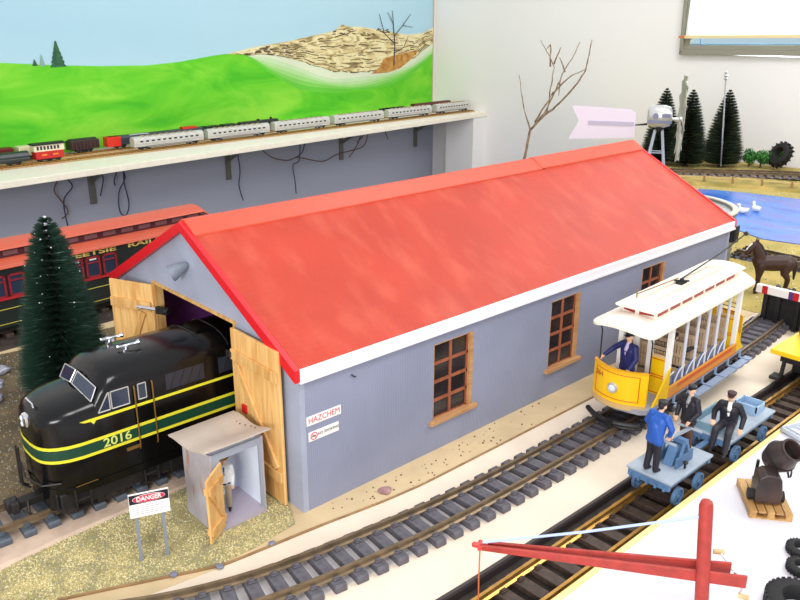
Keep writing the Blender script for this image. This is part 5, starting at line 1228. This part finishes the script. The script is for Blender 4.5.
def duck(label, loc, rz):
    root = thing('duck', label, 'duck', loc, rz, 'ducks on the pond')
    g = G()
    g.hull([((0,0,.05),.055),((-.05,0,.06),.045),((.05,0,.055),.045)]); g.hull([((-.09,0,.09),.015),((-.04,0,.06),.04)]); g.hull([((.05,0,.07),.03),((.07,0,.13),.02)]); g.hull([((.075,0,.145),.03),((.085,0,.14),.026)])
    o = g.obj('body', m_duck, root); md = o.modifiers.new('r', 'REMESH'); md.mode = 'VOXEL'; md.voxel_size = .006*S; md.use_smooth_shade = True
    g = G(); g.bar((.105,0,.137),(.14,0,.13),.022,.01); g.obj('beak', mat('duck_beak', (226,150,60), .5), root)
duck('white duck farther out on the blue pond', (-2.03,11.35,.02), R(160)); duck('white duck nearer the water tank on the pond', (-2.12,11.02,.02), R(200))

# ------------------------------------------------------------------ horse
hs_ = thing('horse', 'dark brown horse standing behind the white and red buffer', 'horse', (.08,7.15,0), R(47))
# local: faces -X ; body along X
m_horse = mat('horse_brown', (58,32,26), .55, var=.1, vscale=30); m_mane = mat('horse_mane', (34,20,18), .5)
K = 1.08
HP = [([((-.14,0,.36),.090),((.0,0,.355),.092),((.14,0,.365),.095)],0), ([((-.17,0,.38),.082),((-.15,0,.33),.075)],0), ([((-.17,0,.41),.072),((-.225,0,.53),.052)],0), ([((-.225,0,.535),.05),((-.25,0,.575),.042)],0),
      ([((-.25,0,.575),.042),((-.30,0,.53),.034),((-.335,0,.475),.026)],0), ([((-.235,.022,.61),.012),((-.23,.024,.65),.006)],0), ([((-.235,-.022,.61),.012),((-.23,-.024,.65),.006)],0)]
for sy in (-1, 1):
    dx = .02*sy
    HP += [([((-.16,sy*.04,.34),.055),((-.16+dx,sy*.048,.20),.030)],0), ([((-.16+dx,sy*.048,.20),.030),((-.16+dx,sy*.048,.06),.021)],0), ([((-.16+dx,sy*.048,.05),.022),((-.172+dx,sy*.048,.018),.024)],1)]
    HP += [([((.15,sy*.04,.36),.070),((.13+dx,sy*.05,.25),.044)],0), ([((.13+dx,sy*.05,.25),.042),((.185+dx,sy*.05,.17),.027)],0), ([((.185+dx,sy*.05,.17),.026),((.172+dx,sy*.05,.06),.019)],0), ([((.172+dx,sy*.05,.05),.021),((.16+dx,sy*.05,.018),.023)],1)]
g = G()
for sph, _ in HP: g.hull([(Vector(p)*K, r*K) for p, r in sph])
o = g.obj('body', m_horse, hs_); md = o.modifiers.new('r', 'REMESH'); md.mode = 'VOXEL'; md.voxel_size = .007*S; md.use_smooth_shade = True
g = G(); g.hull([(Vector((.22,0,.40))*K,.014),(Vector((.255,0,.33))*K,.022),(Vector((.25,0,.17))*K,.012)]); g.obj('tail', m_mane, hs_, smooth='all')
g = G(); g.hull([(Vector((-.235,0,.62))*K,.014),(Vector((-.18,0,.56))*K,.022),(Vector((-.11,0,.46))*K,.014),(Vector((-.15,0,.50))*K,.024)]); g.obj('mane', m_mane, hs_, smooth='all')
g = G(); g.hull([(Vector((-.29,0,.585))*K,.014),(Vector((-.335,0,.52))*K,.014)]); g.obj('blaze', m_white, hs_, smooth='all')
g = G(); [g.hull([(Vector((-.272,s_*.036,.575))*K,.008)], sub=1) for s_ in (-1,1)]; g.obj('eyes', m_blk, hs_)

# ------------------------------------------------------------------ buffer stop
bs = thing('buffer_stop', 'black buffer stop with white and red beam at the end of the tram line', 'buffer stop')
g = G(); g.box(.39, 1.16, 5.97, 6.03, .365, .455); bb = g.obj('beam', m_white, bs, bevel=.004)
for x in (.46, .80):
    g = G(); g.box(x, x+.06, 5.966, 5.972, .365, .455); g.obj('red_band', m_redp, bb)
g = G(); g.box(.75, .80, 5.967, 5.972, .365, .455); g.obj('purple_band', mat('beam_purple', (90,50,120), .5), bb)
g = G()
for x in (.50, .64, .85, 1.05): g.box(x-.025, x+.025, 5.99, 6.06, 0, .40); g.bar((x,6.05,.38),(x,6.5,.03),.04,.04)
g.box(.46, 1.1, 6.03, 6.36, .02, .36); g.obj('frame', m_dark, bs, bevel=.004)
g = G()
for k in range(90): g.hull([((random.uniform(.48,1.08), random.uniform(6.06,6.34), .37), random.uniform(.015,.03))], sub=1)
o = g.obj('ballast_fill', mat('buffer_ballast', (96,88,84), .8, rgb2=(60,52,50), vscale=60), bs); o['kind'] = 'stuff'

# ------------------------------------------------------------------ yellow flat wagon on the right-hand track
yw = thing('flat_wagon', 'yellow flat wagon on a black frame at the right edge', 'model train wagon')
g = G(); g.box(1.19, 1.85, 4.56, 6.1, .275, .325); g.obj('deck', mat('wagon_yellow', (246,204,20), .4), yw, bevel=.008)
g = G(); g.box(1.27, 1.82, 4.62, 6.06, .2, .275); g.box(1.36, 1.78, 4.7, 5.3, .1, .2); g.obj('frame', m_dark, yw, bevel=.005)
g = G(); g.box(1.52, 1.62, 4.5, 4.62, .13, .22); g.obj('coupler', m_dark, yw)
g = G(); g.box(1.24, 1.34, 4.5, 4.62, .05, .08); g.bar((1.31,4.6,.07),(1.31,4.64,.24),.03,.03); g.obj('step', m_dark, yw)
for y in (4.85, 5.15, 5.6, 5.9):
    g = G(); g.lathe((1.5725,y,.115), [(.01,-.17),(.065,-.155),(.065,-.14),(.072,-.13),(.01,-.12),(.01,.12),(.072,.13),(.065,.14),(.065,.155),(.01,.17)], (1,0,0), 16); g.obj('wheelset', m_iron, yw)
g = G(); g.lathe((1.31,5.12,.325), [(.075,0),(.085,.03),(.085,.1),(.079,.11),(.085,.12),(.085,.19),(.075,.22)], n=24); g.lathe((1.31,5.12,.325), [(.02,.22),(.02,.235)], n=10)
tag(g.obj('barrel', mat('barrel_red', (206,26,30), .35), smooth=True), 'red barrel standing on the yellow flat wagon', 'barrel')

# ------------------------------------------------------------------ things on the white board (top at z = .1)
BZ = .1
def up(x, y, z=0): return (x+.0306*(3.96-x), y+.0306*(-2.74-y), BZ+z)
# pallet
px, py_, pz = up(2.10, 2.50); pr_ = math.atan2(-.389,.294)
pa = thing('pallet', 'small wooden pallet under the cement mixer on the white board', 'pallet', (px,py_,pz), pr_)
m_pal = wood('pallet_wood', (200,158,98), (166,120,66), (6,1,1))
for k in range(5): g = G(); y = -.112+k*.056; g.box(-.205, .205, y-.024, y+.024, .042, .055); g.obj('deck_board', m_pal, pa)
for x in (-.114, 0, .114): g = G(); g.box(-.205, .205, x-.022, x+.022, .012, .042); g.obj('bearer', m_pal, pa)
for x in (-.185, 0, .185): g = G(); g.box(x-.022, x+.022, -.136, .136, .0, .012); g.obj('bottom_board', m_pal, pa)
m_mix = mat('mixer_rust_brown', (46,40,40), .35, rgb2=(74,54,46), vscale=24)
mx_ = thing('cement_mixer', 'rusty dark cement mixer with tilted drum standing on the pallet', 'cement mixer', (px,py_,pz+.055), R(36)); mx_.scale = (.86,.86,.86)
g = G(); g.prism([(-.10,.02),(.08,.02),(.09,.10),(.07,.235),(.03,.265),(-.05,.265),(-.095,.235),(-.11,.1)], -.15, .02, 'y'); g.obj('engine_cover', m_mix, mx_, bevel=.008)
g = G(); g.box(-.07, -.04, -.02, .16, .05, .08); g.box(.04, .07, -.02, .16, .05, .08); g.bar((-.055,.15,.0),(-.055,.12,.25),.02,.02); g.bar((.055,.15,.0),(.055,.12,.25),.02,.02); g.obj('frame', m_iron, mx_)
g = G(); ax_ = Vector((.34,-.42,.62)).normalized(); c0 = Vector((0.04,.13,.24))
g.rings(axis=ax_, n=26, seq=[(c0,.05),(c0+ax_*.02,.10),(c0+ax_*.10,.125),(c0+ax_*.15,.12),(c0+ax_*.24,.088),(c0+ax_*.25,.096),(c0+ax_*.262,.096),(c0+ax_*.262,.080),(c0+ax_*.24,.074),(c0+ax_*.12,.10),(c0+ax_*.05,.08)]); g.obj('drum', m_mix, mx_, smooth=True)
g = G(); g.rings([(c0+ax_*.115,.13),(c0+ax_*.135,.13)], 26); g.obj('ring_gear', m_iron, mx_, smooth=True)
for x in (-.125, .105):
    g = G(); g.lathe((x,-.06,.045), [(.02,-.02),(.045,-.018),(.045,.018),(.02,.02)], (1,0,0), 18); g.obj('wheel', m_rubber, mx_)
g = G(); g.tube([(.12,.05,.25),(.16,.08,.22),(.18,.08,.14)], .008); g.lathe((.17,.08,.2),[(.05,0),(.052,.008),(.05,.016)],(1,0,0),18,caps=False); g.obj('tilt_wheel', m_iron, mx_)
# tyres
def tyre(label, loc, R0, w, rot=(0,0,0), hub=None, lugs=26, group='loose tyres on the white board', lug=.06):
    root = thing('tyre', label, 'tyre', loc, 0, group); root.rotation_euler = rot
    g = G(); ri = R0*.52
    g.lathe((0,0,0), [(ri,.1*w),(ri*1.08,.0),(R0*.85,0),(R0*.97,.14*w),(R0,.3*w),(R0,.7*w),(R0*.97,.86*w),(R0*.85,w),(ri*1.08,w),(ri,.9*w),(ri*.96,.5*w),(ri,.1*w)], n=36, caps=False); g.obj('carcass', m_rubber, root, smooth=True)
    g = G()
    for k in range(lugs):
        t = 2*math.pi*k/lugs
        for s_, z0 in ((1,.12*w),(-1,.55*w)):
            T_ = Matrix.Rotation(t+(0 if s_ > 0 else math.pi/lugs), 4, 'Z'); g.box(R0*.96, R0*(1+lug), -R0*.05, R0*.05, z0, z0+.34*w, T=T_)
    g.obj('tread', m_rubber, root)
    if hub: g = G(); g.lathe((0,0,0), [(ri,.3*w),(ri*.5,.35*w),(ri*.5,.6*w)], n=24); g.obj('hub', hub, root)
    return root
x_, y_, z_ = up(2.51,2.10); tyre('smaller black tyre lying flat, upper one at the right edge', (x_+.01, y_+.02, z_), .088, .05)
x_, y_, z_ = up(2.60,1.935); tyre('smaller black tyre lying flat just below the other at the right edge', (x_, y_, z_), .088, .05)
x_, y_, z_ = up(2.74,1.55); tyre('big black tyre lying flat at the bottom right corner', (x_, y_, z_), .185, .1, lugs=34, lug=.03)
tyre('big lugged black tractor tyre leaning against the bushes by the far wall', (-3.56,15.93,.30), .27, .2, rot=(R(62),R(12),R(-30)), group='loose tyres at the far wall', lug=.12, lugs=16)
# red crane
cr = thing('jib_crane', 'red wooden jib crane in the bottom right foreground', 'crane')
mxp = Vector((2.41,.855,0))
g = G(); g.rings([((2.455,.905,BZ),.037),((2.41,.855,.87),.036),((2.41,.855,.897),.028),((2.41,.855,.905),.012)], 18); g.obj('mast', m_red_boom, cr, smooth=True)
g = G(); g.lathe((2.455,.905,BZ), [(.12,0),(.12,.03),(.06,.04)], n=24); g.obj('base_plate', m_red_boom, cr)
a_, b_ = Vector((1.44,.205,.42)), Vector((2.58,1.07,.415)); dd = (b_-a_).normalized(); sdv = Vector((dd.y,-dd.x,0))
for s_, e_, st in ((1, 0, 0), (-1, -.06, .04)):
    o_ = sdv*.042*s_; g = G(); p, q = a_+dd*st, b_+dd*e_
    g.loft([[p+sdv*(.010*s_)+Vector((0,0,-.018)), p+sdv*(.026*s_)+Vector((0,0,-.018)), p+sdv*(.026*s_)+Vector((0,0,.018)), p+sdv*(.010*s_)+Vector((0,0,.018))],
            [q+o_+sdv*(.0*s_)+Vector((0,0,-.038)), q+o_+sdv*(.018*s_)+Vector((0,0,-.038)), q+o_+sdv*(.018*s_)+Vector((0,0,.038)), q+o_+Vector((0,0,.038))]]); g.obj('boom_beam', m_red_boom, cr, bevel=.004)
g = G(); g.cyl(a_-sdv*.035, a_+sdv*.035, .014); g.hull([(a_-dd*.03,.02),(a_+dd*.03,.016)], sub=1); g.obj('tip_pulley', mat('pulley_red', (206,70,66), .5), cr)
g = G(); g.tube([Vector((1.455,.21,.445)), Vector((1.9,.52,.60)), Vector((2.39,.84,.80))], .0075, 6); g.obj('stay_cord', mat('pale_blue_cord', (176,196,232), .6), cr)
g = G(); g.tube([a_, (a_.x,a_.y,.2), (a_.x+.005,a_.y,.03)], .0045, 5); g.obj('hoist_cord', mat('orange_cord', (214,110,60), .6), cr)
m_peg = wood('peg_wood', (222,190,142), (190,150,100))
for (c_, dr_) in ((Vector((2.40,1.13,.44)), Vector((.8,.6,0))), (Vector((2.60,1.05,.30)), Vector((.9,.3,0)))):
    g = G(); dr_.normalize(); g.cyl(c_-dr_*.028, c_+dr_*.028, .015, n=12); g.obj('crank_peg', m_peg, cr)
g = G(); g.tube([(2.53,1.05,.42),(2.57,1.06,.40),(2.585,1.05,.33),(2.575,1.045,.31),(2.60,1.05,.30)], .006); g.tube([(2.52,1.06,.42),(2.46,1.10,.43),(2.41,1.13,.44)], .006); g.obj('crank_wire', m_silver, cr)
# plastic tray at the right edge
x_, y_, z_ = up(1.88, 3.75)
pt = thing('plastic_tray', 'small clear grey plastic tray lying on the white board above the mixer', 'tray', (x_+.02,y_,z_), R(-20))
m_pt = mat('clear_grey_plastic', (206,212,220), .2)
g = G(); g.box(-.12, .15, -.16, .16, 0, .012); g.obj('tray_floor', m_pt, pt)
g = G(); g.box(-.12, -.11, -.16, .16, 0, .045); g.box(.14, .15, -.16, .16, 0, .045); g.box(-.12, .15, -.16, -.15, 0, .045); g.box(-.12, .15, .15, .16, 0, .045)
for k in range(3): g.box(-.12, .15, -.09+k*.08, -.08+k*.08, 0, .03)
g.obj('tray_wall', m_pt, pt)

# ------------------------------------------------------------------ small scenery
def rock(label, loc, r, m, grp=None, flat=.5, name='stone', cat='stone'):
    g = G(); q = bmesh.ops.create_icosphere(g.bm, subdivisions=2, radius=r)
    sd_v = Vector((random.random()*9, random.random()*9, 3))
    for v in g.bm.verts: v.co *= 1+.35*mnoise.noise(v.co/r*1.2+sd_v); v.co.z = v.co.z*flat+r*flat*.8
    o = g.obj(name, m, loc=loc, smooth=True); tag(o, label, cat, grp); return o
m_stone = mat('pale_stone', (190,190,200), .7, rgb2=(110,112,130), vscale=60); m_pinks = mat('pinkish_stone', (176,140,136), .7, rgb2=(140,100,104), vscale=60)
rock('flat pinkish stone lying on the tan board beside the shed wall', (.175,.6,0), .05, m_pinks, flat=.22)
for i, (x, y, lb) in enumerate(((-3.55,-.95,'pale stone left of the fir tree, nearest the frame edge'), (-3.85,-.80,'blue grey stone behind the fir tree at the left edge'), (-3.25,-1.05,'pale stone at the foot of the fir beside the locomotive nose'))):
    rock(lb, (x, y, 0), .09, m_stone, 'stones around the fir')
for i, (x, y, lb) in enumerate(((-3.72,.15,'pale stone by the left door, first before the coach'), (-3.9,.30,'pale stone next to the coach wheels by the left door'), (-3.75,-.02,'white blue stone just left of the open left door'))):
    rock(lb, (x, y, 0), .075, m_stone, 'stones by the coach track')
for (x, y, lb) in ((.148,-.366,'grey screw lug on the beading nearest the shed corner'), (.123,-.739,'grey screw lug on the beading in front of the hut door'), (.0,-.99,'grey screw lug on the beading below the danger sign')):
    rock(lb, (x, y, .008), .026, mat('lug_grey', (120,122,140), .5), 'grey lugs along the beading', flat=.35, name='screw_lug', cat='fixing')
cb = mat('crumb_brown', (110,84,70), .8)
g = G()
for k in range(70): g.hull([((random.uniform(.03,.27), random.uniform(.1,2.6), .003), random.uniform(.003,.009))], sub=1)
tag(g.obj('crumbs', cb), 'scattered brown crumbs on the tan board beside the shed', 'debris', kind='stuff')
# thin pole with finial and the bushes by the far wall
pl_ = thing('lamp_pole', 'thin silver pole with ornate top in front of the rightmost far fir', 'pole', (-4.56,15.06,.06)); pl_.rotation_euler = Matrix.Rotation(R(-4.5), 3, Vector((-.736,.677,0))).to_euler()
g = G(); g.cyl((0,0,0),(0,0,1.9),.022,.016,8); g.obj('pole', mat('pole_silver', (180,184,194), .4, metal=.4), pl_)
g = G(); g.lathe((0,0,1.9), [(.02,0),(.05,.03),(.02,.06),(.055,.1),(.02,.14),(.04,.17),(.01,.2)], n=12); g.obj('finial', m_silver, pl_)
m_lf = [mat('bush_green', (44,120,44), .7), mat('bush_green_dark', (24,80,32), .7), mat('bush_green_light', (80,150,60), .7)]
def bush_(label, loc, r):
    root = thing('small_bush', label, 'bush', loc, 0, 'green bushes by the far wall')
    g = G(); bl_ = [(Vector((random.uniform(-.5,.5),random.uniform(-.5,.5),random.uniform(.7,1.5)))*r, r*random.uniform(.35,.6)) for _ in range(7)]
    for k in range(1500):
        c, rr = random.choice(bl_); d = Vector((random.gauss(0,1),random.gauss(0,1),random.gauss(0,1))).normalized(); p = c+d*rr*random.uniform(.7,1.05)
        a = Vector((random.gauss(0,1),random.gauss(0,1),random.gauss(0,1))).normalized()*.02; b = d.cross(a).normalized()*.016
        g.bm.faces.new([g._v(p-a), g._v(p+b), g._v(p+a), g._v(p-b)]).material_index = random.randrange(3)
    g.obj('foliage', m_lf, root, normals=False); g = G(); g.cyl((0,0,0),(0,0,r*1.0),.02,.015,6); g.obj('stem', mat('trunk_brown', (0,0,0)), root)
bush_('bright green bush beside the rightmost far fir', (-4.22,15.75,0), .21)
bush_('green bush in the middle of the three by the far wall', (-3.96,15.75,0), .24)
bush_('green bush touching the leaning tractor tyre', (-3.72,16.2,0), .22)

# ------------------------------------------------------------------ camera, light, world
cam = bpy.data.cameras.new('camera'); co_ = bpy.data.objects.new('camera', cam); COL.objects.link(co_)
co_.location = Vector((3.962,-2.743,3.267))*S; co_.rotation_mode = 'XYZ'
co_.rotation_euler = (Matrix.Rotation(.827, 3, 'Z') @ Matrix.Rotation(math.pi/2-.340, 3, 'X') @ Matrix.Rotation(.003, 3, 'Z')).to_euler()
cam.sensor_width = 36; cam.lens = 801.9/800*36; cam.clip_start = .01; cam.clip_end = 50
scn.camera = co_
def area(name, loc, tgt, size, energy, col):
    l = bpy.data.lights.new(name, 'AREA'); l.shape = 'RECTANGLE'; l.size = size[0]*S; l.size_y = size[1]*S; l.energy = energy; l.color = col
    o = bpy.data.objects.new(name, l); COL.objects.link(o); o.location = Vector(loc)*S
    o.rotation_euler = (Vector(tgt)-Vector(loc)).to_track_quat('-Z', 'Y').to_euler(); return o
area('ceiling_lamp', (2, 9, 11), (-2, 9, 0), (3, 12), 30, (1,.98,.95))
area('ceiling_lamp', (5, -2, 9), (0, 2, 0), (3, 3), 10, (1,.98,.96))
area('front_fill', (6.5, -9, 4.2), (-2, 2, .6), (5, 3), 24, (1,.99,1))  # added fill light from behind the camera, no window is known there
area('window_daylight', RM @ Vector((11, 2.2, 5.4)), RM @ Vector((11, 0, 5.0)), (7, 4.2), 40, (.9,.95,1))
wd_ = bpy.data.worlds.new('world'); scn.world = wd_; wd_.use_nodes = True
wd_.node_tree.nodes['Background'].inputs[0].default_value = (.95,.965,1,1); wd_.node_tree.nodes['Background'].inputs[1].default_value = .8
scn.view_settings.view_transform = 'Standard'; scn.view_settings.look = 'None'; scn.view_settings.gamma = 1; scn.view_settings.exposure = 0.08
scn.view_settings.use_curve_mapping = False
